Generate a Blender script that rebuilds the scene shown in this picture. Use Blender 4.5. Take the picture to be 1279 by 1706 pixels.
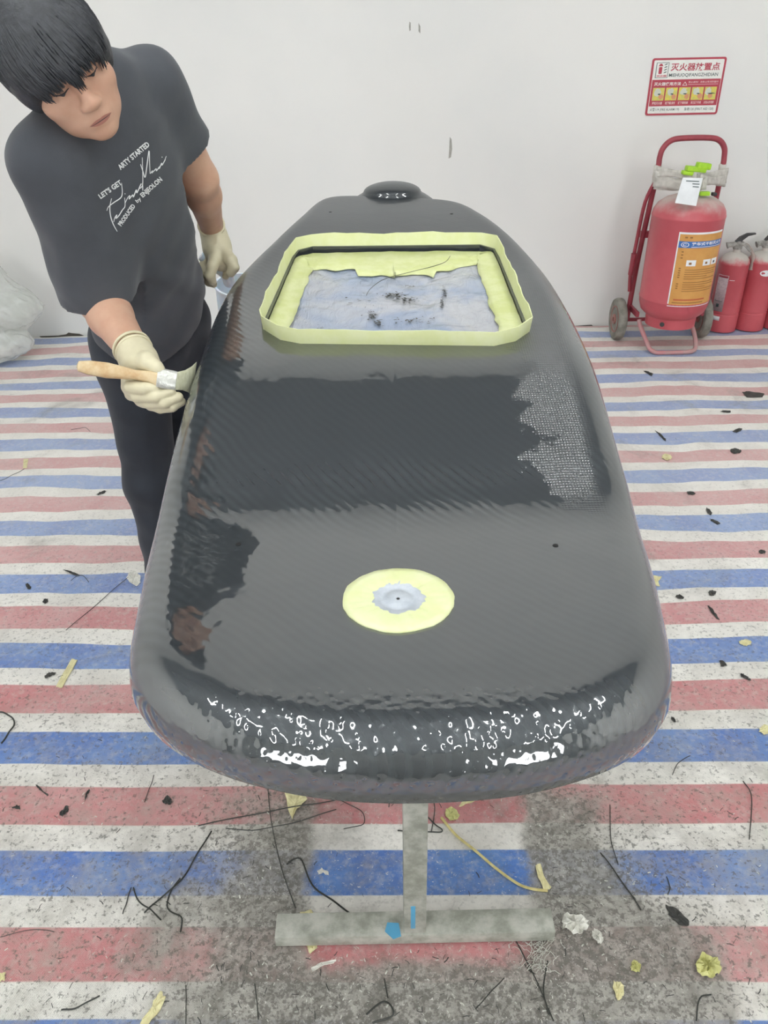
import bpy, bmesh, math, random
import numpy as np
from mathutils import Vector, Matrix
from mathutils.bvhtree import BVHTree
from mathutils.geometry import tessellate_polygon

for o in list(bpy.data.objects):
    bpy.data.objects.remove(o, do_unlink=True)
scene = bpy.context.scene
COL = scene.collection
rnd = random.Random(7)

# ------------------------------------------------------------------ camera
CAM_H, FOC, PITCH, ROLL = 1.6, 1300.0, math.radians(31.4), math.radians(1.2)
fw = np.array([0, math.cos(PITCH), -math.sin(PITCH)])
up0 = np.array([0, math.sin(PITCH), math.cos(PITCH)])
ri0 = np.array([1.0, 0, 0])
RI = ri0 * math.cos(ROLL) - up0 * math.sin(ROLL)
UP = up0 * math.cos(ROLL) + ri0 * math.sin(ROLL)
CC = np.array([0, 0, CAM_H])
cam_d = bpy.data.cameras.new('camera')
cam_d.sensor_fit = 'VERTICAL'
cam_d.sensor_height = 36.0
cam_d.lens = 36.0 * FOC / 1706.0
cam_d.clip_start = 0.05
cam = bpy.data.objects.new('camera', cam_d)
COL.objects.link(cam)
cam.matrix_world = Matrix(((RI[0], UP[0], -fw[0], CC[0]), (RI[1], UP[1], -fw[1], CC[1]), (RI[2], UP[2], -fw[2], CC[2]), (0, 0, 0, 1)))
scene.camera = cam

# ------------------------------------------------------------------ world, exposure
scene.view_settings.view_transform = 'Standard'
scene.view_settings.look = 'None'
scene.view_settings.exposure = 0.04
scene.view_settings.gamma = 1.0
scene.view_settings.use_curve_mapping = False
world = bpy.data.worlds.new('world')
scene.world = world
world.use_nodes = True
world.node_tree.nodes['Background'].inputs[0].default_value = (0.8, 0.82, 0.85, 1)
world.node_tree.nodes['Background'].inputs[1].default_value = 0.3
LAMP_STRENGTH = 42.0
WINDOW_STRENGTH = 8.5
CEIL_Z = 5.1
WALL_Y = 4.84

# ------------------------------------------------------------------ helpers: measuring
def ray(x, y):
    return fw + RI * (x - 639.5) / FOC - UP * (y - 853.0) / FOC
def PH(x, y, h=0.0):
    d = ray(x, y); return CC + d * (h - CAM_H) / d[2]
def PY(x, y, Y):
    d = ray(x, y); return CC + d * Y / d[1]
def PZ(x, y, z):
    return CC + ray(x, y) * z
def PF(x, y, fn, lo=0.3, hi=4.5):
    d = ray(x, y)
    for _ in range(50):
        m = 0.5 * (lo + hi)
        p = CC + d * m / d[1]
        if p[2] > fn(p[1]): lo = m
        else: hi = m
    return CC + d * hi / d[1]
def S(r, g, b):
    f = lambda c: (c / 255 / 12.92) if c / 255 <= 0.04045 else ((c / 255 + 0.055) / 1.055) ** 2.4
    return (f(r), f(g), f(b), 1.0)
def sstep(a, b, x):
    t = np.clip((x - a) / (b - a), 0, 1); return t * t * (3 - 2 * t)

# ------------------------------------------------------------------ helpers: objects
def pinv(p):
    return Matrix.Translation(-Vector(p.location)) if p.parent is None else Matrix.Identity(4)
def tag(o, label=None, cat=None, group=None, kind=None):
    if label: o['label'] = label
    if cat: o['category'] = cat
    if group: o['group'] = group
    if kind: o['kind'] = kind
    return o
def thing(name, loc, label, cat, group=None):
    o = bpy.data.objects.new(name, None)
    o.empty_display_size = 0.05
    COL.objects.link(o); o.location = Vector([float(c) for c in loc])
    return tag(o, label, cat, group)
def mesh(name, verts, faces, mat, parent=None, smooth=True, mats=None, fmat=None):
    v = np.asarray(verts, dtype=float)
    loc = None
    if parent is None and len(v):
        mn, mx = v.min(0), v.max(0)
        loc = np.array([(mn[0] + mx[0]) / 2, (mn[1] + mx[1]) / 2, mn[2]])
        v = v - loc
    me = bpy.data.meshes.new(name)
    me.from_pydata(v.tolist(), [], [tuple(int(i) for i in f) for f in faces])
    for m in (mats or [mat]): me.materials.append(m)
    if fmat is not None:
        me.polygons.foreach_set('material_index', np.asarray(fmat, dtype=np.int32))
    if smooth:
        me.polygons.foreach_set('use_smooth', [True] * len(me.polygons))
    me.update()
    o = bpy.data.objects.new(name, me)
    COL.objects.link(o)
    if parent is not None:
        o.parent = parent; o.matrix_parent_inverse = pinv(parent)
    elif loc is not None:
        o.location = Vector(loc.tolist())
    return o
def autosmooth(o, ang=35):
    me = o.data
    bm = bmesh.new(); bm.from_mesh(me)
    bmesh.ops.recalc_face_normals(bm, faces=bm.faces)
    for e in bm.edges:
        if len(e.link_faces) == 2 and e.calc_face_angle(0) > math.radians(ang): e.smooth = False
    bm.to_mesh(me); bm.free()
    return o
class MB:
    """collects simple solids into one mesh"""
    def __init__(s): s.v = []; s.f = []
    def add(s, v, f):
        n = len(s.v); s.v += [tuple(map(float, p)) for p in v]; s.f += [tuple(i + n for i in q) for q in f]; return s
    def box(s, c, size, rot=None, bev=0.0):
        bm = bmesh.new(); bmesh.ops.create_cube(bm, size=1.0)
        for q in bm.verts: q.co = Vector((q.co.x * size[0], q.co.y * size[1], q.co.z * size[2]))
        if bev: bmesh.ops.bevel(bm, geom=bm.edges[:], offset=bev, segments=2, affect='EDGES', profile=0.6)
        M = rot if rot is not None else Matrix.Identity(3)
        bm.verts.index_update()
        s.add([Vector([float(k) for k in c]) + M @ q.co for q in bm.verts], [[q.index for q in f.verts] for f in bm.faces])
        bm.free(); return s
    def tube(s, pts, r, n=10, closed=False, cap=True):
        pts = [np.asarray(p, float) for p in pts]; m = len(pts)
        rr = r if hasattr(r, '__len__') else [r] * m
        t = [pts[(i + 1) % m] - pts[i - 1] if closed else pts[min(i + 1, m - 1)] - pts[max(i - 1, 0)] for i in range(m)]
        t = [k / (np.linalg.norm(k) + 1e-12) for k in t]
        ref = np.array([0, 0, 1.0]) if abs(t[0][2]) < 0.9 else np.array([1.0, 0, 0])
        a = np.cross(t[0], ref); a /= np.linalg.norm(a)
        v = []
        for i in range(m):
            a = a - t[i] * np.dot(a, t[i]); a /= np.linalg.norm(a); b = np.cross(t[i], a)
            for k in range(n):
                w = 2 * math.pi * k / n
                v.append(pts[i] + rr[i] * (a * math.cos(w) + b * math.sin(w)))
        f = []
        for i in range(m if closed else m - 1):
            j = (i + 1) % m
            for k in range(n):
                f.append((i * n + k, i * n + (k + 1) % n, j * n + (k + 1) % n, j * n + k))
        if cap and not closed:
            f.append(tuple(range(n))[::-1]); f.append(tuple((m - 1) * n + k for k in range(n)))
        return s.add(v, f)
    def lathe(s, prof, c, n=36, axis=None):
        """prof: (r, h) list along axis from c"""
        ax = np.array([0, 0, 1.0]) if axis is None else np.asarray(axis, float) / np.linalg.norm(axis)
        ref = np.array([1.0, 0, 0]) if abs(ax[0]) < 0.9 else np.array([0, 1.0, 0])
        a = np.cross(ax, ref); a /= np.linalg.norm(a); b = np.cross(ax, a); c = np.asarray(c, float)
        v = []; f = []; m = len(prof)
        for r, h in prof:
            for k in range(n):
                w = 2 * math.pi * k / n
                v.append(c + ax * h + r * (a * math.cos(w) + b * math.sin(w)))
        for i in range(m - 1):
            for k in range(n):
                f.append((i * n + k, i * n + (k + 1) % n, (i + 1) * n + (k + 1) % n, (i + 1) * n + k))
        f.append(tuple(range(n))[::-1]); f.append(tuple((m - 1) * n + k for k in range(n)))
        return s.add(v, f)
    def prism(s, poly, off):
        """poly: 3-D outline, extruded by vector off"""
        poly = [np.asarray(p, float) for p in poly]; n = len(poly); off = np.asarray(off, float)
        tri = tessellate_polygon([[Vector(p.tolist()) for p in poly]])
        v = poly + [p + off for p in poly]
        f = [tuple(t) for t in tri] + [tuple(i + n for i in t[::-1]) for t in tri]
        f += [(i, (i + 1) % n, (i + 1) % n + n, i + n) for i in range(n)]
        return s.add(v, f)
    def build(s, name, mat, parent=None, smooth=True, ang=35):
        o = mesh(name, s.v, s.f, mat, parent, smooth)
        return autosmooth(o, ang)
def spline(pts, per=8, closed=False):
    p = [np.asarray(q, float) for q in pts]; n = len(p); out = []
    for i in range(n if closed else n - 1):
        g = lambda k: p[k % n] if closed else p[min(max(k, 0), n - 1)]
        a, b, c, d = g(i - 1), g(i), g(i + 1), g(i + 2)
        for j in range(per):
            t = j / per
            out.append(0.5 * ((2 * b) + (c - a) * t + (2 * a - 5 * b + 4 * c - d) * t * t + (3 * b - a - 3 * c + d) * t ** 3))
    if not closed: out.append(p[-1])
    return out

# ------------------------------------------------------------------ helpers: text
def text2d(body, size=1.0, offset=0.0, align='LEFT', width=None, res=2):
    c = bpy.data.curves.new('lettering', 'FONT'); c.body = body; c.size = size; c.offset = offset
    c.align_x = align; c.resolution_u = res; c.fill_mode = 'FRONT'
    o = bpy.data.objects.new('lettering', c); COL.objects.link(o)
    bpy.context.view_layer.update()
    m = o.to_mesh()
    v = np.array([tuple(q.co) for q in m.vertices]); f = [tuple(p.vertices) for p in m.polygons]
    o.to_mesh_clear(); bpy.data.objects.remove(o); bpy.data.curves.remove(c)
    v = v[:, :2] if len(v) else np.zeros((0, 2))
    if width and len(v):
        x0 = v[:, 0].min(); v[:, 0] = (v[:, 0] - x0) * (width / (v[:, 0].max() - x0)) + (0 if align == 'LEFT' else -width / 2)
    return v, f

# ------------------------------------------------------------------ helpers: smooth solids from distance fields
class Field:
    def __init__(s, lo, hi, h):
        s.lo = np.asarray(lo, float); s.h = h
        s.n = np.ceil((np.asarray(hi) - s.lo) / h).astype(int) + 1
        s.F = np.full(tuple(s.n), 0.2, np.float32)
        s.ax = [(s.lo[i] + h * np.arange(s.n[i])).astype(np.float32) for i in range(3)]
    def region(s, mn, mx):
        a = np.clip(np.floor((mn - s.lo) / s.h).astype(int), 0, s.n); b = np.clip(np.ceil((mx - s.lo) / s.h).astype(int) + 1, 0, s.n)
        sl = tuple(slice(a[i], b[i]) for i in range(3))
        X, Y, Z = np.meshgrid(s.ax[0][sl[0]], s.ax[1][sl[1]], s.ax[2][sl[2]], indexing='ij')
        return sl, X, Y, Z
    def comb(s, sl, d, k, op):
        a = s.F[sl]
        if op == 'u':
            hh = np.clip(0.5 + 0.5 * (a - d) / k, 0, 1); s.F[sl] = a * (1 - hh) + d * hh - k * hh * (1 - hh)
        elif op == 's':
            d = -d
            hh = np.clip(0.5 - 0.5 * (a - d) / k, 0, 1); s.F[sl] = a * (1 - hh) + d * hh + k * hh * (1 - hh)
    def cone(s, a, b, ra, rb, k=0.02, op='u'):
        a = np.asarray(a, float); b = np.asarray(b, float); m = max(ra, rb) + k + 3 * s.h
        sl, X, Y, Z = s.region(np.minimum(a, b) - m, np.maximum(a, b) + m)
        if X.size == 0: return s
        d = b - a; L = float(d @ d) + 1e-12
        t = np.clip(((X - a[0]) * d[0] + (Y - a[1]) * d[1] + (Z - a[2]) * d[2]) / L, 0, 1)
        q = np.sqrt((X - a[0] - t * d[0]) ** 2 + (Y - a[1] - t * d[1]) ** 2 + (Z - a[2] - t * d[2]) ** 2) - (ra + (rb - ra) * t)
        s.comb(sl, q, k, op); return s
    def chain(s, pts, rs, k=0.02, op='u'):
        for i in range(len(pts) - 1): s.cone(pts[i], pts[i + 1], rs[i], rs[i + 1], k, op)
        return s
    def ell(s, c, r, M=None, k=0.02, op='u'):
        c = np.asarray(c, float); r = np.asarray(r, float); M = np.eye(3) if M is None else np.asarray(M, float)   # rows = local axes
        ext = np.sqrt(((M.T * r) ** 2).sum(1)) + k + 3 * s.h
        sl, X, Y, Z = s.region(c - ext, c + ext)
        if X.size == 0: return s
        P = [X - c[0], Y - c[1], Z - c[2]]
        q = [sum(M[i, j] * P[j] for j in range(3)) for i in range(3)]
        k0 = np.sqrt(sum((q[i] / r[i]) ** 2 for i in range(3))); k1 = np.sqrt(sum((q[i] / r[i] ** 2) ** 2 for i in range(3))) + 1e-9
        s.comb(sl, k0 * (k0 - 1) / k1, k, op); return s
    def cut(s, p, n):
        """remove the side that n points to"""
        n = np.asarray(n, float) / np.linalg.norm(n); p = np.asarray(p, float)
        d = (s.ax[0] - p[0])[:, None, None] * n[0] + (s.ax[1] - p[1])[None, :, None] * n[1] + (s.ax[2] - p[2])[None, None, :] * n[2]
        s.F = np.maximum(s.F, d.astype(np.float32)); return s
    def disp(s, fn):
        X, Y, Z = np.meshgrid(*s.ax, indexing='ij'); s.F = s.F + fn(X, Y, Z).astype(np.float32); return s
    def surf(s):
        F = s.F; sg = F < 0; n = F.shape
        c = [F[i:n[0] - 1 + i, j:n[1] - 1 + j, k:n[2] - 1 + k] for i in (0, 1) for j in (0, 1) for k in (0, 1)]
        cnt = sum((q < 0).astype(np.int8) for q in c)
        act = (cnt > 0) & (cnt < 8)
        I = np.argwhere(act); vals = np.stack([q[act] for q in c], 1)
        off = np.array([(i, j, k) for i in (0, 1) for j in (0, 1) for k in (0, 1)], float)
        acc = np.zeros((len(I), 3)); num = np.zeros(len(I))
        for a in range(8):
            for b in range(a + 1, 8):
                if np.abs(off[a] - off[b]).sum() != 1: continue
                va, vb = vals[:, a], vals[:, b]; m = (va < 0) != (vb < 0)
                t = va[m] / (va[m] - vb[m])
                acc[m] += off[a] + t[:, None] * (off[b] - off[a]); num[m] += 1
        V = s.lo + s.h * (I + acc / num[:, None])
        idx = np.full(act.shape, -1, np.int64); idx[act] = np.arange(len(I))
        faces = []
        for axis in range(3):
            lo = [slice(None)] * 3; hi = [slice(None)] * 3
            lo[axis] = slice(0, -1); hi[axis] = slice(1, None)
            A, B = sg[tuple(lo)], sg[tuple(hi)]
            E_ = np.argwhere(A != B)
            b, c2 = (axis + 1) % 3, (axis + 2) % 3
            ok = (E_[:, b] > 0) & (E_[:, c2] > 0) & (E_[:, b] < n[b] - 1) & (E_[:, c2] < n[c2] - 1)
            E_ = E_[ok]; fl = A[tuple(E_.T)]
            def g(db, dc):
                q = E_.copy(); q[:, b] += db; q[:, c2] += dc; return idx[tuple(q.T)]
            Q = np.stack([g(-1, -1), g(0, -1), g(0, 0), g(-1, 0)], 1)
            Q[~fl] = Q[~fl][:, ::-1]
            faces.append(Q)
        Q = np.concatenate(faces)
        # one light smoothing pass
        for _ in range(1):
            s_ = np.zeros_like(V); w = np.zeros(len(V))
            for a, b in ((0, 1), (1, 2), (2, 3), (3, 0)):
                np.add.at(s_, Q[:, a], V[Q[:, b]]); np.add.at(s_, Q[:, b], V[Q[:, a]])
                np.add.at(w, Q[:, a], 1); np.add.at(w, Q[:, b], 1)
            V = 0.5 * V + 0.5 * s_ / np.maximum(w, 1)[:, None]
        return V, Q
def wob(X, Y, Z, fr, seed=0):
    """cheap smooth noise out of sines, about -1..1"""
    r = np.random.RandomState(seed); o = 0
    for i in range(5):
        d = r.normal(size=3); d /= np.linalg.norm(d); o = o + np.sin(fr * (0.7 + 0.25 * i) * (d[0] * X + d[1] * Y + d[2] * Z) + r.uniform(0, 6.3))
    return o / 3.0

# ------------------------------------------------------------------ helpers: materials
def new_mat(name):
    m = bpy.data.materials.new(name); m.use_nodes = True
    return m, m.node_tree, m.node_tree.nodes['Principled BSDF']
class NT:
    def __init__(s, nt): s.nt = nt
    def n(s, t, **kw):
        q = s.nt.nodes.new(t)
        for k, v in kw.items(): setattr(q, k, v)
        return q
    def link(s, a, b): s.nt.links.new(a, b)
    def inp(s, sock, v):
        if isinstance(v, (int, float)): sock.default_value = v
        elif isinstance(v, (tuple, list)): sock.default_value = v
        else: s.link(v, sock)
    def math(s, op, a, b=0.0, c=None, clamp=False):
        q = s.n('ShaderNodeMath', operation=op); q.use_clamp = clamp
        s.inp(q.inputs[0], a); s.inp(q.inputs[1], b)
        if c is not None: s.inp(q.inputs[2], c)
        return q.outputs[0]
    def mix(s, f, a, b, blend='MIX'):
        q = s.n('ShaderNodeMix', data_type='RGBA', blend_type=blend)
        s.inp(q.inputs[0], f); s.inp(q.inputs[6], a); s.inp(q.inputs[7], b); return q.outputs[2]
    def noise(s, co, scale, detail=3, rough=0.55, dist=0.0):
        q = s.n('ShaderNodeTexNoise'); s.link(co, q.inputs['Vector'])
        q.inputs['Scale'].default_value = scale; q.inputs['Detail'].default_value = detail
        q.inputs['Roughness'].default_value = rough; q.inputs['Distortion'].default_value = dist
        return q.outputs['Fac']
    def ramp(s, f, a, b, lo=0.0, hi=1.0):
        q = s.n('ShaderNodeMapRange', interpolation_type='SMOOTHSTEP'); s.inp(q.inputs[0], f)
        q.inputs[1].default_value = a; q.inputs[2].default_value = b; q.inputs[3].default_value = lo; q.inputs[4].default_value = hi
        return q.outputs[0]
    def bump(s, h, strength=0.3, dist=0.01, normal=None):
        q = s.n('ShaderNodeBump'); q.inputs['Strength'].default_value = strength; q.inputs['Distance'].default_value = dist
        s.link(h, q.inputs['Height'])
        if normal is not None: s.link(normal, q.inputs['Normal'])
        return q.outputs[0]
    def coord(s, which='Object'): return s.n('ShaderNodeTexCoord').outputs[which]
    def xyz(s, co):
        q = s.n('ShaderNodeSeparateXYZ'); s.link(co, q.inputs[0]); return q.outputs
def pm(name, col, rough=0.5, metal=0.0, var=0.0, vscale=20.0, bump=0.0, bscale=200.0, spec=0.5, col2=None, coat=0.0, trans=0.0, alpha=None, sub=0.0, sheen=0.0, geo=True):
    m, nt, b = new_mat(name); t = NT(nt)
    b.inputs['Roughness'].default_value = rough; b.inputs['Metallic'].default_value = metal
    b.inputs['Specular IOR Level'].default_value = spec
    b.inputs['Coat Weight'].default_value = coat; b.inputs['Coat Roughness'].default_value = 0.08
    b.inputs['Transmission Weight'].default_value = trans
    if sheen: b.inputs['Sheen Weight'].default_value = sheen
    if sub:
        b.inputs['Subsurface Weight'].default_value = sub; b.inputs['Subsurface Radius'].default_value = (0.02, 0.008, 0.005); b.inputs['Subsurface Scale'].default_value = 0.5
    if alpha is not None: b.inputs['Alpha'].default_value = alpha
    co = t.n('ShaderNodeNewGeometry').outputs['Position'] if geo else t.coord()
    nz = t.noise(co, vscale, 4, 0.6)
    c2 = col2 if col2 else tuple(max(0, c * (1 - 2 * max(var, 0.04))) for c in col[:3]) + (1,)
    q = t.mix(t.ramp(nz, 0.3, 0.7), tuple(col[:3]) + (1,), c2)
    t.link(q, b.inputs['Base Color'])
    if bump:
        t.link(t.bump(t.noise(co, bscale, 3), bump, 0.003), b.inputs['Normal'])
    return m

# ================================================================== ROOM
def wall_mat():
    m, nt, b = new_mat('painted_plaster'); t = NT(nt)
    co = t.n('ShaderNodeNewGeometry').outputs['Position']
    nz = t.noise(co, 1.2, 4, 0.6)
    t.link(t.mix(t.ramp(nz, 0.35, 0.7), S(230, 229, 225), S(225, 225, 222)), b.inputs['Base Color'])
    b.inputs['Roughness'].default_value = 0.75
    t.link(t.bump(t.noise(co, 45, 3), 0.05, 0.003), b.inputs['Normal'])
    return m
M_wall = wall_mat()
M_conc = pm('concrete', S(150, 148, 142), 0.9, var=0.1, vscale=6, bump=0.3, bscale=80)
M_ceil = pm('ceiling_paint', S(140, 143, 146), 0.9, var=0.05, vscale=2)
M_scar = pm('bare_plaster', S(168, 166, 158), 0.9, var=0.1, vscale=60)
M_scar2 = pm('dark_gap', S(96, 92, 84), 0.9, var=0.15, vscale=60)
RX, RY0 = 4.6, -3.6
def slab(name, c, size, mat):
    o = MB().box(c, size).build(name, mat, None, smooth=False); o['kind'] = 'structure'; return o
slab('floor', (0, (WALL_Y + RY0) / 2, -0.06), (2 * RX, WALL_Y - RY0, 0.1), M_conc)
wb = slab('wall_back', (0, WALL_Y + 0.06, CEIL_Z / 2), (2 * RX, 0.12, CEIL_Z + 0.2), M_wall)
slab('wall_left', (-RX - 0.06, (WALL_Y + RY0) / 2, CEIL_Z / 2), (0.12, WALL_Y - RY0 + 0.24, CEIL_Z + 0.2), M_wall)
slab('wall_right', (RX + 0.06, (WALL_Y + RY0) / 2, CEIL_Z / 2), (0.12, WALL_Y - RY0 + 0.24, CEIL_Z + 0.2), M_wall)
M_front = pm('bare_grey_render', S(128, 127, 122), 0.9, var=0.08, vscale=3)
slab('wall_front', (0, RY0 - 0.06, CEIL_Z / 2), (2 * RX, 0.12, CEIL_Z + 0.2), M_front)
M_day, nt_, b_ = new_mat('daylit_window_glass')
b_.inputs['Emission Color'].default_value = (0.95, 0.98, 1.0, 1); b_.inputs['Emission Strength'].default_value = WINDOW_STRENGTH
M_frame = pm('white_window_frame', S(226, 226, 222), 0.5)
for wn, wx in (('window_1', -2.35), ('window_2', 2.35)):
    w_ = MB()
    for a, b in (((wx, 0.86), (1.78, 0.06)), ((wx, 2.74), (1.78, 0.06)), ((wx - 0.86, 1.8), (0.06, 1.94)), ((wx + 0.86, 1.8), (0.06, 1.94)), ((wx, 1.8), (0.05, 1.9)), ((wx, 2.1), (1.7, 0.05))):
        w_.box((a[0], RY0 + 0.03, a[1]), (b[0], 0.06, b[1]))
    wo = w_.build(wn, M_frame, None, smooth=False); wo['kind'] = 'structure'
    for px_, pz_, ph_ in ((-0.425, 1.48, 1.18), (0.425, 1.48, 1.18), (-0.425, 2.42, 0.58), (0.425, 2.42, 0.58)):
        MB().box((wx + px_, RY0 + 0.015, pz_), (0.8, 0.01, ph_)).build('pane', M_day, wo, smooth=False)
slab('ceiling', (0, (WALL_Y + RY0) / 2, CEIL_Z + 0.06), (2 * RX + 0.24, WALL_Y - RY0 + 0.24, 0.1), M_ceil)
def blotch(name, px, mat, seed, th=0.0015):
    r = random.Random(seed); pts = [PY(x, y, WALL_Y) for x, y in px]
    pts = [p + np.array([0, -th, 0]) for p in pts]
    return MB().prism(pts, (0, th + 0.002, 0)).build(name, mat, wb, smooth=False)
blotch('plaster_scar', [(749, 228), (752, 232), (753, 248), (751, 262), (747, 264), (748, 250)], M_scar, 1)
blotch('plaster_scar', [(682, 36), (684, 38), (684, 50), (682, 52), (681, 44)], M_scar, 2)
blotch('plaster_scar', [(697, 38), (700, 44), (700, 56), (697, 52)], M_scar, 3)
blotch('plaster_gap', [(66, 560), (96, 559), (110, 557), (114, 554), (120, 555), (132, 556), (140, 559), (110, 562), (70, 563)], M_scar2, 4, 0.004)
blotch('plaster_gap', [(955, 543), (985, 541), (990, 545), (955, 547)], M_scar2, 5, 0.004)

# fluorescent lights hanging under the ceiling
M_lamp, nt_, b_ = new_mat('lit_tube')
b_.inputs['Emission Color'].default_value = (0.97, 1.0, 0.99, 1); b_.inputs['Emission Strength'].default_value = LAMP_STRENGTH
b_.inputs['Base Color'].default_value = (0.9, 0.9, 0.9, 1)
M_house = pm('lamp_housing', S(225, 225, 222), 0.4)
LAMP_LABEL = 'long white fluorescent batten light under the grey ceiling'
for lx in (-2.7, -0.95, 0.95, 2.7):
    for ly in (-2.5, -0.6, 1.4):
        g = thing('ceiling_light', (lx, ly, CEIL_Z - 0.12), LAMP_LABEL, 'lamp', 'fluorescent battens under the ceiling')
        MB().box((lx, ly, CEIL_Z - 0.025), (0.16, 1.25, 0.07), bev=0.008).build('housing', M_house, g)
        MB().box((lx, ly, CEIL_Z - 0.085), (0.12, 1.2, 0.045)).build('tube', M_lamp, g, smooth=False)

# ------------------------------------------------------------------ striped plastic sheet on the floor
SY0, SB, SP = 1.0673, -0.02064, 0.36241
def tarp_mat():
    m, nt, b = new_mat('striped_woven_plastic'); t = NT(nt)
    co = t.n('ShaderNodeNewGeometry').outputs['Position']
    x, y, z = t.xyz(co)
    wob1 = t.math('MULTIPLY_ADD', t.noise(co, 2.0, 3, 0.5), 0.10, -0.05)
    far = t.ramp(y, 1.0, 3.0, 0.15, 1.0)
    yy = t.math('ADD', y, t.math('MULTIPLY', wob1, far))
    n = t.math('DIVIDE', t.math('SUBTRACT', t.math('SUBTRACT', yy, SY0), t.math('MULTIPLY', x, SB)), SP)
    ph = t.math('FRACT', t.math('ADD', n, 0.5))          # blue centre at .5
    d_blue = t.math('ABSOLUTE', t.math('SUBTRACT', ph, 0.5))
    isb = t.ramp(d_blue, 0.147, 0.157, 1, 0)
    isr = t.ramp(d_blue, 0.340, 0.352, 0, 1)
    n1 = t.noise(co, 5, 4, 0.6); n2 = t.noise(co, 60, 3, 0.6); n3 = t.noise(co, 320, 2, 0.6)
    white = t.mix(t.ramp(n1, 0.35, 0.7), S(242, 239, 232), S(224, 220, 212))
    blue = t.mix(t.ramp(n1, 0.3, 0.7), S(66, 112, 190), S(104, 144, 204))
    red = t.mix(t.ramp(n1, 0.3, 0.7), S(198, 116, 120), S(206, 148, 148))
    c = t.mix(isb, white, blue); c = t.mix(isr, c, red)
    # rubbed pale in spots, then whiter towards the back wall
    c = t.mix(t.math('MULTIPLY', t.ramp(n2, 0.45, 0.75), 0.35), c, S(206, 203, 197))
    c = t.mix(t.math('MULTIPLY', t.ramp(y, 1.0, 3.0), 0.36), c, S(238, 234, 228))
    # grey work dirt gathering round the stand
    dx = t.math('MULTIPLY', t.math('SUBTRACT', x, 0.07), 1.35); dy = t.math('SUBTRACT', y, 0.78)
    r = t.math('SQRT', t.math('ADD', t.math('MULTIPLY', t.math('MULTIPLY', dx, dx), 1.0), t.math('MULTIPLY', t.math('MULTIPLY', dy, dy), 0.9)))
    near = t.ramp(t.math('ADD', r, t.math('MULTIPLY_ADD', t.noise(co, 4, 4, 0.6), 0.5, -0.25)), 0.40, 0.95, 1.0, 0.0)
    # the patch right under the board keeps its colour
    cx = t.math('ABSOLUTE', t.math('SUBTRACT', x, 0.06))
    clean = t.math('MULTIPLY', t.ramp(t.math('ADD', cx, t.math('MULTIPLY', n1, 0.08)), 0.26, 0.32, 1, 0), t.ramp(y, 0.82, 0.9, 0, 1))
    c = t.mix(t.math('MULTIPLY', t.math('MULTIPLY', t.ramp(y, 2.2, 0.9), t.math('SUBTRACT', 1.0, t.math('MULTIPLY', clean, 0.85))), t.ramp(t.noise(co, 9, 6, 0.75), 0.35, 0.72, 0.12, 0.7)), c, S(160, 155, 146))
    edge = t.math('MULTIPLY', near, t.math('SUBTRACT', 1.0, t.math('MULTIPLY', clean, 0.8)))
    big = t.noise(co, 3.5, 5, 0.65, 0.6)
    dirt = t.ramp(t.math('ADD', big, t.math('MULTIPLY', edge, 0.50)), 0.52, 0.88)
    grit = t.ramp(t.math('ADD', t.noise(co, 95, 4, 0.7), t.math('MULTIPLY', edge, 0.10)), 0.54, 0.66)
    dcol = t.mix(t.ramp(t.noise(co, 22, 4, 0.7), 0.3, 0.7), S(126, 123, 115), S(172, 168, 160))
    c = t.mix(t.math('MULTIPLY', dirt, 0.9), c, dcol)
    nearw = t.ramp(y, 0.9, 3.2, 0.75, 0.14)
    c = t.mix(t.math('MULTIPLY', t.math('MULTIPLY', grit, nearw), t.math('SUBTRACT', 1.0, t.math('MULTIPLY', clean, 0.7))), c, S(104, 101, 95))
    speck = t.math('MULTIPLY', t.ramp(t.noise(co, 150, 3, 0.6, 1.5), 0.63, 0.70), t.math('MULTIPLY', near, 0.8))
    c = t.mix(speck, c, S(226, 223, 216))
    scuff = t.ramp(t.noise(co, 7, 6, 0.75, 1.0), 0.62, 0.72)
    c = t.mix(t.math('MULTIPLY', scuff, 0.28), c, S(120, 118, 112))
    t.link(c, b.inputs['Base Color'])
    b.inputs['Roughness'].default_value = 0.6; b.inputs['Specular IOR Level'].default_value = 0.25
    # woven tape relief + crinkle
    w1 = t.math('SINE', t.math('MULTIPLY', x, 1900.0)); w2 = t.math('SINE', t.math('MULTIPLY', y, 1900.0))
    h = t.math('ADD', t.math('MULTIPLY', t.math('MULTIPLY', w1, w2), 0.05), t.math('ADD', t.math('MULTIPLY', n3, 0.25), t.math('MULTIPLY', t.noise(co, 26, 5, 0.65, 0.8), 1.0)))
    t.link(t.bump(h, 0.5, 0.012), b.inputs['Normal'])
    return m
M_tarp = tarp_mat()
gx = np.arange(-RX + 0.02, RX - 0.02, 0.035); gy = np.arange(-1.2, WALL_Y - 0.015, 0.035)
X, Y = np.meshgrid(gx, gy, indexing='ij')
def tarp_z(X, Y):
    a = np.clip((Y - 0.8) / 2.5, 0.12, 1)
    z = 0.006 + a * 0.004 * (wob(X, Y, 0, 9, 3) + 0.6 * wob(X, Y, 0, 21, 4))
    ridge = np.abs(np.sin(3.1 * Y + 1.3 * np.sin(2.3 * X) + 0.8 * X)) ** 14
    z = z + (0.006 - z) * sstep(1.15, 1.3, X) * sstep(4.1, 4.22, Y)
    a = a * (1 - sstep(1.15, 1.3, X) * sstep(4.1, 4.22, Y))
    return z + a * 0.007 * ridge * (0.5 + 0.5 * np.sin(1.7 * X + Y)) + 0.0
Z = tarp_z(X, Y)
nx, ny = X.shape
vt = np.stack([X, Y, Z], -1).reshape(-1, 3)
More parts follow.
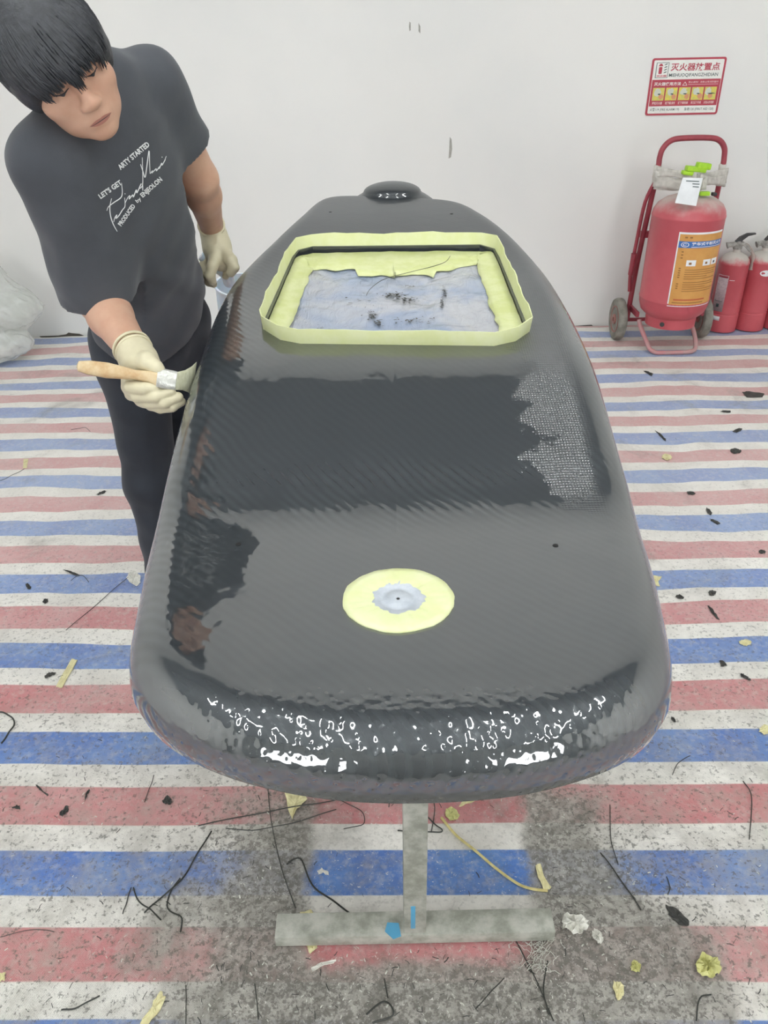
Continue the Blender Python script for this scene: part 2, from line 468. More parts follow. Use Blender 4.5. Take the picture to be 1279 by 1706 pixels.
ft = [(i * ny + j, (i + 1) * ny + j, (i + 1) * ny + j + 1, i * ny + j + 1) for i in range(nx - 1) for j in range(ny - 1)]
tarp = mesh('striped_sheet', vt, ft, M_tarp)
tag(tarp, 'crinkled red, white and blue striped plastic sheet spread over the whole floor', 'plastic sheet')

# ================================================================== SURFBOARD
ys_ = np.linspace(0.3, 3.2, 600)
slope = np.interp(ys_, [0.3, 1.02, 1.16, 1.40, 1.56, 2.25, 2.45, 3.2], [-0.035, -0.035, 0.29, 0.29, 0.125, 0.125, 0.06, 0.0])
hz_ = 0.95 + np.concatenate([[0], np.cumsum(0.5 * (slope[1:] + slope[:-1]) * np.diff(ys_))])
hz_ -= np.interp(0.62, ys_, hz_) - 0.948
def deck_h(y): return np.interp(y, ys_, hz_)
RAIL = 0.062
rail_h = lambda y: deck_h(y) - RAIL
outl = [(660, 1321), (780, 1317), (880, 1306), (970, 1284), (1040, 1258), (1092, 1223), (1117, 1180), (1119, 1130), (1106, 1055), (1082, 955), (1056, 865), (1030, 770),
        (1008, 690), (985, 620), (956, 555), (922, 485), (890, 432), (856, 388), (812, 352), (768, 333), (700, 327), (640, 325), (585, 324), (532, 328),
        (490, 358), (452, 398), (412, 448), (378, 500), (353, 560), (330, 628), (305, 705), (279, 810), (252, 930), (229, 1040), (216, 1110), (218, 1160), (240, 1200), (290, 1240), (370, 1277), (470, 1303), (560, 1316)]
def sil(y):                                   # far away the silhouette is the upper round of the rail, near it is the widest line
    k = RAIL * (0.12 + 0.88 * float(sstep(335, 560, y)))
    return lambda q: deck_h(q) - k
op = np.array([PF(x, y, sil(y)) for x, y in outl])
op = np.array(spline(op, 7, True)); op[:, 2] = 0
# even spacing
seg = np.linalg.norm(np.roll(op, -1, 0) - op, axis=1); cs = np.concatenate([[0], np.cumsum(seg)])
NO = 260
tt = np.linspace(0, cs[-1], NO, endpoint=False)
opc = np.vstack([op, op[:1]])
OUT = np.stack([np.interp(tt, cs, opc[:, 0]), np.interp(tt, cs, opc[:, 1])], 1)
for _ in range(3): OUT = 0.5 * OUT + 0.25 * (np.roll(OUT, 1, 0) + np.roll(OUT, -1, 0))
YT, YN = OUT[:, 1].min(), OUT[:, 1].max()
def xc(y):
    r_ = OUT[OUT[:, 0] > 0.02]; l_ = OUT[OUT[:, 0] < 0.02]
    r_ = r_[np.argsort(r_[:, 1])]; l_ = l_[np.argsort(l_[:, 1])]
    return 0.5 * (np.interp(y, r_[:, 1], r_[:, 0]) + np.interp(y, l_[:, 1], l_[:, 0]))
SPY = np.clip(OUT[:, 1], YT + 0.36, YN - 0.40)
SP_ = np.stack([xc(SPY), SPY], 1)
dirv = SP_ - OUT; LEN = np.linalg.norm(dirv, axis=1); dirn = dirv / LEN[:, None]
BEV = 0.068
rings = []
for e in (0.030, 0.06, 0.12):                      # underside, inner to outer
    rings.append((e, None))
V = []; ringidx = []
def ring(e, dz, frac=None):
    p = OUT + dirn * (e if frac is None else (e + (LEN - e) * frac)[:, None])
    z = deck_h(p[:, 1]) + dz
    V.append(np.column_stack([p, z]))
bott = [(0.0, -0.13, 0.985), (0.14, -0.130, 0.55), (0.14, -0.130, 0.25), (0.14, -0.130, 0.0), (0.09, -0.128, None), (0.05, -0.120, None), (0.02, -0.105, None), (0.006, -0.088, None), (0.0, -RAIL, None)]
for e, dz, fr in bott: ring(e, dz, fr)
for k in range(1, 11):
    e = BEV * (k / 10) ** 1.4
    ring(e, -RAIL * (1 - (1 - (1 - e / BEV) ** 2.1) ** (1 / 2.1)) )
for fr in np.concatenate([np.linspace(0.03, 0.97, 30), [0.995]]): ring(BEV, 0.0, fr)
NR = len(V); V = np.vstack(V)
F = []
for i in range(NR - 1):
    for k in range(NO):
        F.append((i * NO + k, i * NO + (k + 1) % NO, (i + 1) * NO + (k + 1) % NO, (i + 1) * NO + k))
# close the two seams along the spine
def close(i, flip):
    base = i * NO; n0 = len(F)
    pts = V[base:base + NO]
    k0 = int(np.argmin(pts[:, 1])); a, b = (k0 + 1) % NO, (k0 - 1) % NO
    tail = [(k0, a, b)]
    F.append(tuple(base + q for q in (tail[0][::-1] if flip else tail[0])))
    for _ in range(NO // 2 - 2):
        a2, b2 = (a + 1) % NO, (b - 1) % NO
        if a2 == b2:
            F.append((base + a, base + a2, base + b) if not flip else (base + b, base + a2, base + a)); break
        q = (base + a, base + a2, base + b2, base + b)
        F.append(q[::-1] if flip else q); a, b = a2, b2
    if a != b and (a + 1) % NO == (b - 1) % NO: 
        q = (base + a, base + (a + 1) % NO, base + b); F.append(q[::-1] if flip else q)
close(NR - 1, False); close(0, True)

def carbon_mat():
    m, nt, b = new_mat('wet_carbon_twill'); t = NT(nt)
    co = t.n('ShaderNodeNewGeometry').outputs['Position']
    x, y, z = t.xyz(co)
    w = 0.005
    wv = t.math('MULTIPLY_ADD', t.noise(co, 6, 2), 0.02, -0.01)
    xs = t.math('DIVIDE', t.math('ADD', x, wv), w); ys = t.math('DIVIDE', t.math('ADD', t.math('SUBTRACT', y, t.math('MULTIPLY', z, 0.7)), wv), w)
    sm = t.math('SINE', t.math('MULTIPLY', t.math('ADD', xs, ys), math.pi / 2))
    over = t.math('MULTIPLY_ADD', sm, 0.5, 0.5)
    dome = t.math('MULTIPLY', t.math('SINE', t.math('MULTIPLY', t.math('FRACT', xs), math.pi)), t.math('SINE', t.math('MULTIPLY', t.math('FRACT', ys), math.pi)))
    n1 = t.noise(co, 9, 3, 0.6)
    # dry, unfilled weave along the right hand side of the ramp and the hatch
    nn = t.math('MULTIPLY_ADD', t.noise(co, 11, 4, 0.65), 0.22, -0.11)
    edge = t.math('ADD', x, nn)
    dry = t.math('MULTIPLY', t.ramp(edge, 0.265, 0.285, 0, 1), t.math('MULTIPLY', t.ramp(t.math('ADD', y, nn), 1.0, 1.16, 0, 1), t.ramp(y, 1.75, 1.95, 1, 0)))
    dry = t.math('MULTIPLY', dry, t.ramp(t.math('SUBTRACT', x, t.math('MULTIPLY', y, 0.06)), 0.27, 0.31, 1, 0))
    # half filled band where the resin thins out at the foot and head of the ramp
    band = t.math('MULTIPLY', t.ramp(t.math('ABSOLUTE', t.math('SUBTRACT', y, 1.14)), 0.03, 0.13, 1, 0), t.ramp(n1, 0.4, 0.6))
    band = t.math('MAXIMUM', band, t.ramp(x, -0.22, -0.34, 0, 0.9))
    band = t.math('MAXIMUM', band, t.ramp(y, 0.67, 0.62, 0, 0.5))
    c = t.mix(t.math('MULTIPLY', over, t.math('MULTIPLY_ADD', band, 0.8, 0.2)), (0.013, 0.017, 0.021, 1), (0.028, 0.034, 0.038, 1))
    t.link(c, b.inputs['Base Color'])
    b.inputs['Roughness'].default_value = 0.42
    b.inputs['Specular IOR Level'].default_value = 0.6
    b.inputs['Coat Weight'].default_value = 1.0
    b.inputs['Coat IOR'].default_value = 2.4
    b.inputs['Coat Tint'].default_value = (0.93, 0.98, 1.0, 1)
    t.link(t.ramp(y, 1.55, 2.2, 1.0, 0.38), b.inputs['Coat Weight'])
    t.link(t.math('MULTIPLY_ADD', dry, 0.22, 0.035), b.inputs['Coat Roughness'])
    soft = t.noise(co, 14, 2, 0.5); fine = t.noise(co, 120, 2, 0.5)
    h = t.math('ADD', t.math('MULTIPLY', soft, 0.38), t.math('MULTIPLY', fine, 0.012))
    h = t.math('ADD', h, t.math('MULTIPLY', t.math('MULTIPLY', sm, band), 0.022))
    h = t.math('ADD', h, t.math('MULTIPLY', sm, 0.0022))
    h = t.math('ADD', h, t.math('MULTIPLY', t.math('MULTIPLY', dome, dry), 0.22))
    vo = t.n('ShaderNodeTexVoronoi'); vo.feature = 'SMOOTH_F1'; vo.inputs['Scale'].default_value = 105; t.link(co, vo.inputs['Vector'])
    h = t.math('ADD', h, t.math('MULTIPLY', t.math('MULTIPLY', vo.outputs['Distance'], t.ramp(y, 0.69, 0.645, 0, 1)), 0.32))
    bn = t.bump(h, 0.8, 0.0045)
    t.link(bn, b.inputs['Coat Normal'])
    t.link(t.bump(t.math('ADD', t.math('MULTIPLY', soft, 0.3), t.math('MULTIPLY', t.math('MULTIPLY', dome, dry), 0.22)), 0.6, 0.0045), b.inputs['Normal'])
    return m
M_carbon = carbon_mat()
BC = np.array([0.03, (YT + YN) / 2, 0.0])
board = thing('surfboard', (0.03, 1.5, 0.84), 'large black carbon fibre surfboard hull, glossy with wet resin, on the stand', 'surfboard')
# hatch outline on the deck
hp = [(500, 572), (822, 576), (858, 568), (881, 552), (878, 540), (832, 428), (824, 414), (800, 407), (520, 410), (496, 416), (486, 428), (437, 538), (439, 548), (468, 566)]
HATCH = np.array([PF(x, y, deck_h) for x, y in hp])
hcen = HATCH.mean(0)
def offset_poly(P, d):
    c = P.mean(0); Q = []
    n = len(P)
    for i in range(n):
        a, b, c_ = P[i - 1][:2], P[i][:2], P[(i + 1) % n][:2]
        e1 = (b - a) / np.linalg.norm(b - a); e2 = (c_ - b) / np.linalg.norm(c_ - b)
        nrm = np.array([e1[1] + e2[1], -(e1[0] + e2[0])]); nrm /= np.linalg.norm(nrm)
        s_ = 1.0 / max(0.5, math.sqrt((1 + float(e1 @ e2)) / 2))
        q = b + nrm * d * s_
        Q.append([q[0], q[1], deck_h(q[1])])
    return np.array(Q)
area2 = sum(HATCH[i - 1][0] * HATCH[i][1] - HATCH[i][0] * HATCH[i - 1][1] for i in range(len(HATCH)))
if area2 < 0: HATCH = HATCH[::-1]
INN = offset_poly(HATCH, -0.006)
cutter = MB()
lo = INN.copy(); lo[:, 2] = deck_h(lo[:, 1]) - 0.026
hi = INN.copy(); hi[:, 2] = deck_h(hi[:, 1]) + 0.1
n_ = len(INN); tri = tessellate_polygon([[Vector(p.tolist()) for p in lo]])
cutter.add(list(lo) + list(hi), [tuple(t) for t in tri] + [tuple(i + n_ for i in t[::-1]) for t in tri] + [(i, (i + 1) % n_, (i + 1) % n_ + n_, i + n_) for i in range(n_)])
cut_o = cutter.build('hatch_cutter', M_carbon, None, smooth=False)
hull_o = mesh('hull', V, F, M_carbon, board)
bm = bmesh.new(); bm.from_mesh(hull_o.data)
bmesh.ops.remove_doubles(bm, verts=bm.verts, dist=0.0004)
bmesh.ops.recalc_face_normals(bm, faces=bm.faces); bm.to_mesh(hull_o.data); bm.free()
md = hull_o.modifiers.new('hatch', 'BOOLEAN'); md.object = cut_o; md.operation = 'DIFFERENCE'; md.solver = 'EXACT'
bpy.context.view_layer.update()
dg = bpy.context.evaluated_depsgraph_get()
me2 = bpy.data.meshes.new_from_object(hull_o.evaluated_get(dg))
hull_o.modifiers.clear(); hull_o.data = me2
bpy.data.objects.remove(cut_o, do_unlink=True)
for p in me2.polygons: p.use_smooth = True
autosmooth(hull_o, 40)

M_tape = pm('yellow_masking_tape', S(220, 225, 166), 0.6, var=0.02, vscale=30, col2=S(226, 230, 184), bump=0.12, bscale=60)
M_tape2 = pm('wrinkled_masking_tape', S(206, 212, 146), 0.6, col2=S(218, 222, 172), vscale=25, bump=0.8, bscale=45)
# nose dome
dome = MB(); dy0 = YN - 0.015
ctop, cl_, cr_ = PY(653, 303, dy0), PY(603, 325, dy0), PY(706, 327, dy0)
rr = 0.5 * (cr_[0] - cl_[0]); zb = 0.5 * (cl_[2] + cr_[2])
hh_ = ctop[2] - zb
prof = [(rr * 1.45, -0.045), (rr * 1.32, -0.014), (rr * 1.18, -0.004), (rr * 1.08, 0.002), (rr * 1.0, 0.006), (rr * 0.94, 0.011)] + [(rr * 0.93 * math.cos(a), 0.011 + (hh_ - 0.011) * math.sin(a)) for a in np.linspace(0.2, 1.52, 12)]
dome.lathe(prof, (ctop[0], dy0, zb), 48)
dome.build('nose_dome', M_carbon, board)
# upright tape collar round the hatch
def collar():
    per = []
    Hs = HATCH; n = len(Hs); fine = []
    for i in range(n):
        a, b = Hs[i], Hs[(i + 1) % n]; k = max(1, int(np.linalg.norm(b - a) / 0.03))
        for j in range(k): fine.append(a + (b - a) * j / k)
    fine = np.array(fine); m = len(fine); ctr = fine.mean(0)
    v = []; f = []
    for i, p in enumerate(fine):
        p = p.copy(); p[2] = deck_h(p[1])
        out = (p - ctr) * np.array([1, 1, 0]); out /= np.linalg.norm(out)
        wv = 0.0015 * math.sin(i * 0.9) + 0.001 * math.sin(i * 2.3)
        tp = p + np.array([0, 0, 0.031 + wv]) + out * (0.004 + wv)
        v += [p + out * 0.0012 - [0, 0, 0.002], tp + out * 0.0012, tp - out * 0.0012, p - out * 0.0012 - [0, 0, 0.004]]
    for i in range(m):
        j = (i + 1) % m
        for k in range(4): f.append((i * 4 + k, j * 4 + k, j * 4 + (k + 1) % 4, i * 4 + (k + 1) % 4))
    o = mesh('tape_collar', v, f, M_tape, board); autosmooth(o, 50)
    tag(o, 'pale yellow masking tape standing up around the hatch')
collar()
# recess floor: film and ragged tape
def hfloor(p): return deck_h(p[1]) - 0.042
film_px = None
def inside_grid():
    xs = np.linspace(INN[:, 0].min(), INN[:, 0].max(), 70); ysr = np.linspace(INN[:, 1].min(), INN[:, 1].max(), 70)
    P2 = INN[:, :2]
    def inside(x, y):
        c = False; n = len(P2)
        for i in range(n):
            (x1, y1), (x2, y2) = P2[i - 1], P2[i]
            if (y1 > y) != (y2 > y) and x < (x2 - x1) * (y - y1) / (y2 - y1) + x1: c = not c
        return c
    idx = {}; v = []; f = []
    for i, x in enumerate(xs):
        for j, y in enumerate(ysr):
            if inside(x, y):
                z = deck_h(y) - 0.0185 + 0.0025 * float(wob(x, y, 0, 26, 8)) + 0.0015 * abs(float(wob(x, y, 0, 60, 9))) 
                idx[(i, j)] = len(v); v.append((x, y, z))
    for i in range(69):
        for j in range(69):
            q = [(i, j), (i + 1, j), (i + 1, j + 1), (i, j + 1)]
            if all(k in idx for k in q): f.append([idx[k] for k in q])
    return v, f
def film_mat():
    m, nt, b = new_mat('clear_plastic_film'); t = NT(nt)
    co = t.n('ShaderNodeNewGeometry').outputs['Position']
    n1 = t.noise(co, 5, 3, 0.6, 0.5)
    t.link(t.mix(t.ramp(n1, 0.35, 0.65), S(160, 174, 200), S(196, 197, 204)), b.inputs['Base Color'])
    b.inputs['Roughness'].default_value = 0.12; b.inputs['Coat Weight'].default_value = 0.6; b.inputs['Coat Roughness'].default_value = 0.05
    b.inputs['Transmission Weight'].default_value = 0.15
    mp = t.n('ShaderNodeMapping'); mp.inputs['Scale'].default_value = (1.0, 0.35, 1); mp.inputs['Rotation'].default_value = (0, 0, 0.3); t.link(co, mp.inputs['Vector'])
    h = t.math('ADD', t.noise(mp.outputs[0], 40, 4, 0.6, 1.2), t.math('MULTIPLY', t.noise(co, 12, 2, 0.5, 0.8), 2.0))
    t.link(t.bump(h, 0.8, 0.007), b.inputs['Normal'])
    return m
M_film = film_mat()
fv, ff = inside_grid()
o = mesh('plastic_film', fv, ff, M_film, board); tag(o, 'crinkled bluish clear film covering the hatch opening')
def tape_ledge():
    # band between the recess wall and the film; wide and torn on the far side
    Hs = INN; n = len(Hs); fine = []
    for i in range(n):
        a, b = Hs[i], Hs[(i + 1) % n]; k = max(1, int(np.linalg.norm(b - a) / 0.008))
        for j in range(k): fine.append(a + (b - a) * j / k)
    fine = np.array(fine); m = len(fine); ctr = fine.mean(0)
    y0, y1 = fine[:, 1].min(), fine[:, 1].max(); x0, x1 = fine[:, 0].min(), fine[:, 0].max()
    r = np.random.RandomState(5); nz = r.normal(size=m)
    for _ in range(3): nz = (nz + np.roll(nz, 1) + np.roll(nz, -1)) / 3
    nz = nz / nz.std()
    v = []; f = []
    for i, p in enumerate(fine):
        ty = (p[1] - y0) / (y1 - y0); tx = (p[0] - x0) / (x1 - x0)
        far = float(sstep(0.9, 1.0, ty)); near = float(sstep(0.10, 0.0, ty))
        gap = 0.0015 + far * 0.020
        wd = 0.052 + far * (0.05 + 0.045 * (0.35 < tx < 0.72)) - near * 0.03 + 0.006 * nz[i] * (0.4 + far)
        side = np.array([0, -1.0, 0]) * far + np.array([0, 1.0, 0]) * near
        d = ctr - p; d[2] = 0
        d = np.array([np.sign(ctr[0] - p[0]) * (1 - far) * (1 - near), 0, 0]) + side; d /= np.linalg.norm(d) + 1e-9
        for k, q in enumerate((gap, gap + wd * 0.35, gap + wd * 0.7, gap + wd)):
            w = p + d * q
            z = deck_h(w[1]) - 0.0115 + 0.002 * (k < 2) * (1 - far) + 0.0007 * math.sin(i * 0.13 + k * 1.9) + 0.0006 * nz[i] - 0.002 * (k == 3)
            if k == 0: z += 0.004
            v.append([w[0], w[1], z])
    for i in range(m):
        j = (i + 1) % m
        for k in range(3): f.append((i * 4 + k, j * 4 + k, j * 4 + k + 1, i * 4 + k + 1))
    o = mesh('ledge_tape', v, f, M_tape2, board); tag(o, 'wrinkled torn yellow masking tape on the hatch ledge')
    so = o.modifiers.new('thick', 'SOLIDIFY'); so.thickness = 0.001
tape_ledge()
# mast plug with taped ring
pc = PF(663, 999, deck_h)
def plug():
    n = 72; v = []; f = []
    r = np.random.RandomState(3); nz = r.normal(size=n)
    nz = (nz + np.roll(nz, 1)) / 2
    rad = [0.0765, 0.0765, 0.066, 0.055, 0.045, 0.036]; zz = [0.0, 0.0035, 0.0045, 0.004, 0.0042, 0.003]
    for i in range(n):
        a = 2 * math.pi * i / n
        for k in range(6):
            q = rad[k] + (0.0022 * nz[i] if k == 5 else 0) + (0.0006 * nz[i] if k < 2 else 0)
            x = pc[0] + q * math.cos(a); y = pc[1] + q * 0.95 * math.sin(a)
            v.append((x, y, deck_h(y) + zz[k] + (0.0009 * nz[(i * 5 + k) % n] if 1 < k < 5 else 0)))
    for i in range(n):
        j = (i + 1) % n
        for k in range(5): f.append((i * 6 + k, j * 6 + k, j * 6 + k + 1, i * 6 + k + 1))
    o = mesh('plug_tape', v, f, M_tape, board); tag(o, 'ring of folded yellow masking tape around the round plug')
    M_plug = pm('grey_plug', S(196, 202, 210), 0.35, col2=S(180, 187, 196), vscale=60, bump=0.2, bscale=90)
    pl = MB().lathe([(0.046, 0), (0.046, 0.0022), (0.026, 0.0026), (0.0255, 0.0018), (0.019, 0.0018), (0.0185, 0.0026), (0.003, 0.0026), (0.0025, 0.0016)], (pc[0], pc[1], deck_h(pc[1]) - 0.0005), 48)
    tag(pl.build('mast_plug', M_plug, board, ang=60), 'round pale grey plug inside the tape ring')
    M_dot = pm('plug_hole', S(40, 40, 42), 0.5)
    MB().lathe([(0.0022, 0), (0.0022, 0.0008)], (pc[0], pc[1], deck_h(pc[1]) + 0.0013), 12).build('plug_hole', M_dot, board)
plug()
# small drilled holes / inserts in the deck
M_hole = pm('insert_hole', S(18, 19, 20), 0.5)
for x, y in ((397, 907), (925, 909), (752, 356), (858, 474), (550, 353)):
    p = PF(x, y, deck_h)
    MB().lathe([(0.0045, -0.002), (0.0045, 0.0007), (0.003, 0.0009)], (p[0], p[1], deck_h(p[1])), 14).build('insert_hole', M_hole, board)

# ------------------------------------------------------------------ stand under the board
M_steel = pm('dirty_steel_tube', S(186, 186, 176), 0.55, metal=0.0, var=0.2, vscale=28, col2=S(140, 142, 130), bump=0.4, bscale=70)
M_splash = pm('blue_resin_splash', S(96, 168, 205), 0.4)
sx, sy = 0.045, 0.928
hb = lambda y: deck_h(y) - 0.132
stand = thing('board_stand', (sx, 1.35, 0.012), 'dirty steel stand with square posts and flat feet holding up the black board', 'stand')
for yy, nm in ((sy, 1), (1.85, 2)):
    MB().box((sx, yy, 0.0125 + 0.016), (0.57, 0.052, 0.032), bev=0.003).build('foot_bar', M_steel, stand)
    top = hb(yy) - 0.03
    MB().box((sx, yy, 0.5 * (0.044 + top)), (0.045, 0.045, top - 0.044), bev=0.003).build('post', M_steel, stand)
    MB().box((sx, yy, top + 0.012), (0.46, 0.05, 0.03), bev=0.004).build('cross_bar', M_steel, stand)
MB().box((sx, 0.5 * (sy + 1.85), 0.30), (0.04, 1.85 - sy - 0.05, 0.04), bev=0.003).build('brace', M_steel, stand)
MB().box((sx - 0.004, sy - 0.0228, 0.10), (0.009, 0.001, 0.075), bev=0.0003).build('paint_smear', M_splash, stand)
MB().prism([PH(*q, 0.0446) for q in ((645, 1537), (664, 1538), (668, 1560), (655, 1565), (641, 1552))], (0, 0, 0.0008)).build('paint_smear', M_splash, stand)

# ================================================================== PERSON
M_skin = pm('skin', S(204, 164, 140), 0.5, col2=S(196, 152, 128), vscale=18, sub=0.12, bump=0.05, bscale=300)
M_lip = pm('lip_skin', S(174, 118, 104), 0.45)
M_hair = pm('black_hair', S(58, 60, 65), 0.45, col2=S(44, 46, 50), vscale=60, bump=0.5, bscale=120, spec=0.5)
M_shirt = pm('black_cotton', S(72, 75, 81), 0.85, col2=S(64, 67, 73), vscale=8, bump=0.15, bscale=500, sheen=0.15)
M_pants = pm('dark_navy_trousers', S(42, 47, 56), 0.85, col2=S(36, 40, 48), vscale=9, bump=0.15, bscale=400, sheen=0.1)
M_glove = pm('cream_latex_glove', S(212, 204, 174), 0.45, col2=S(204, 196, 166), vscale=25, bump=0.15, bscale=80)
M_shoe = pm('dark_shoe', S(38, 38, 42), 0.6)
M_print = pm('white_shirt_print', S(232, 234, 234), 0.7)

SR = PY(90, 272, 1.62); SL = PY(252, 146, 1.86)
lat = SL - SR; lat[2] = 0; lat /= np.linalg.norm(lat)          # his right to his left
fwd = np.array([lat[1], -lat[0], 0.0])                          # where his chest faces
chest = PY(180, 262, 1.78); belly = PY(232, 415, 1.93); hem = PY(248, 505, 2.02)
pelv = PY(250, 548, 2.05)
upv = chest - pelv; upv /= np.linalg.norm(upv)
f2 = fwd - upv * float(fwd @ upv); f2 /= np.linalg.norm(f2)
TM = np.array([lat - upv * float(lat @ upv), f2, upv]); TM[0] /= np.linalg.norm(TM[0])
ER = PY(166, 500, 1.70); WR = PY(228, 592, 1.515)
EL = PY(332, 298, 1.99); WL = PY(354, 384, 2.17)
# head frame
hc = PY(103, 115, 1.60)
hf = 0.56 * RI - 0.64 * UP + 0.55 * (-fw); hf /= np.linalg.norm(hf)
hu = -0.36 * RI + 0.58 * UP + 0.74 * (-fw); hu -= hf * float(hu @ hf); hu /= np.linalg.norm(hu)
hx = np.cross(hf, hu)                                           # his right
HM = np.array([hx, hf, hu])
def HP(x, y, z): return hc + hx * x + hf * y + hu * z
neck = PY(128, 190, 1.74)

lo_ = np.array([-0.95, 1.38, 0.92]); hi_ = np.array([-0.25, 2.24, 1.85])
B = Field(lo_, hi_, 0.0042)
# torso core, shoulders, arms
B.ell(chest, (0.15, 0.095, 0.20), TM, 0.03)
B.cone(chest, belly, 0.10, 0.10, 0.04)
B.cone(neck, HP(0, -0.03, -0.04), 0.062, 0.056, 0.03)
B.cone(neck, SR, 0.055, 0.05, 0.04).cone(neck, SL, 0.055, 0.05, 0.04)
B.chain([SR, ER, ER + (WR - ER) * 0.3, WR], [0.058, 0.046, 0.046, 0.030], 0.015)
B.chain([SL, EL, EL + (WL - EL) * 0.3, WL], [0.055, 0.043, 0.042, 0.028], 0.015)
# head
B.ell(HP(0, -0.012, 0.028), (0.076, 0.094, 0.088), HM, 0.02)
B.ell(HP(0, 0.026, -0.032), (0.067, 0.062, 0.064), HM, 0.03)
B.ell(HP(0, 0.046, -0.066), (0.050, 0.042, 0.036), HM, 0.03)
B.ell(HP(0, 0.074, -0.091), (0.022, 0.015, 0.014), HM, 0.02)
for s_ in (-1, 1):
    B.ell(HP(0.046 * s_, 0.052, -0.022), (0.024, 0.026, 0.022), HM, 0.02)         # cheek
    B.ell(HP(0.030 * s_, 0.085, 0.028), (0.022, 0.008, 0.007), HM, 0.014)         # brow
    B.ell(HP(0.031 * s_, 0.094, 0.010), (0.018, 0.012, 0.009), HM, 0.008, 's')     # socket
    B.ell(HP(0.031 * s_, 0.074, 0.008), (0.015, 0.0135, 0.010), HM, 0.004)         # lid
    B.ell(HP(0.079 * s_, -0.012, -0.004), (0.010, 0.022, 0.034), HM, 0.008)        # ear
    B.ell(HP(0.013 * s_, 0.096, -0.032), (0.009, 0.010, 0.008), HM, 0.006)         # nostril wing
B.cone(HP(0, 0.086, 0.016), HP(0, 0.104, -0.026), 0.009, 0.0115, 0.012)
B.ell(HP(0, 0.102, -0.029), (0.013, 0.010, 0.010), HM, 0.008)
B.ell(HP(0, 0.087, -0.0585), (0.024, 0.0075, 0.0050), HM, 0.008)
B.ell(HP(0, 0.086, -0.0675), (0.021, 0.0075, 0.0055), HM, 0.008)
B.cone(HP(-0.02, 0.0965, -0.063), HP(0.02, 0.0965, -0.063), 0.0016, 0.0016, 0.003, 's')
bv, bf = B.surf()
person = mesh('person', bv, bf, M_skin)
tag(person, 'person in a black printed t-shirt and cream gloves brushing resin on the board edge', 'person')
# lips, lashes, brows
def patch(name, pts, rs, mat, k=0.004, h=0.0016, pad=0.012):
    P = np.array(pts); f = Field(P.min(0) - pad, P.max(0) + pad, h); f.chain(pts, rs, k); v, q = f.surf()
    return mesh(name, v, q, mat, person)
bvb = BVHTree.FromPolygons([Vector(p) for p in bv.tolist()], [tuple(q) for q in bf.tolist()])
def face_patch(name, rows, mat, off=0.0007):
    """rows of (x, z) head points laid on the face surface"""
    v = []; m_ = len(rows[0])
    for row in rows:
        for x, z in row:
            h = bvb.ray_cast(Vector(HP(x, 0.2, z).tolist()), Vector((-hf).tolist()))
            q = h[0] if h[0] is not None else Vector(HP(x, 0.085, z).tolist())
            v.append(tuple(q + Vector(hf.tolist()) * off))
    f_ = [(a * m_ + b, a * m_ + b + 1, (a + 1) * m_ + b + 1, (a + 1) * m_ + b) for a in range(len(rows) - 1) for b in range(m_ - 1)]
    return mesh(name, v, f_, mat, person)
us = np.linspace(-1, 1, 15)
face_patch('lips', [[(0.023 * u, -0.063 + k * 0.0052 * (1 - u * u) * (1 - 0.25 * math.exp(-(u / 0.22) ** 2))) for u in us] for k in (0, 0.33, 0.66, 1)], M_lip)
face_patch('lips', [[(0.023 * u, -0.063 - k * 0.0068 * (1 - abs(u) ** 2.4)) for u in us] for k in (0, 0.33, 0.66, 1)], M_lip)
face_patch('mouth_line', [[(0.025 * u, -0.0632 + 0.0010 * k * (1 - u * u) - 0.0008 * u * u) for u in us] for k in (-0.6, 0.6)], M_hair, 0.0012)
for s_ in (-1, 1):
    patch('eyelash', [HP(0.017 * s_, 0.0860, 0.0045), HP(0.031 * s_, 0.0880, 0.0010), HP(0.045 * s_, 0.0790, 0.0045)], [0.0012, 0.0018, 0.0012], M_hair)
    face_patch('eyebrow', [[(s_ * (0.013 + 0.038 * u), 0.0245 + 0.006 * math.sin(2.2 * u + 0.3) + k * 0.0032 * (1 - 0.6 * u)) for u in np.linspace(0, 1, 10)] for k in (-1, 0, 1)], M_hair, 0.0012)
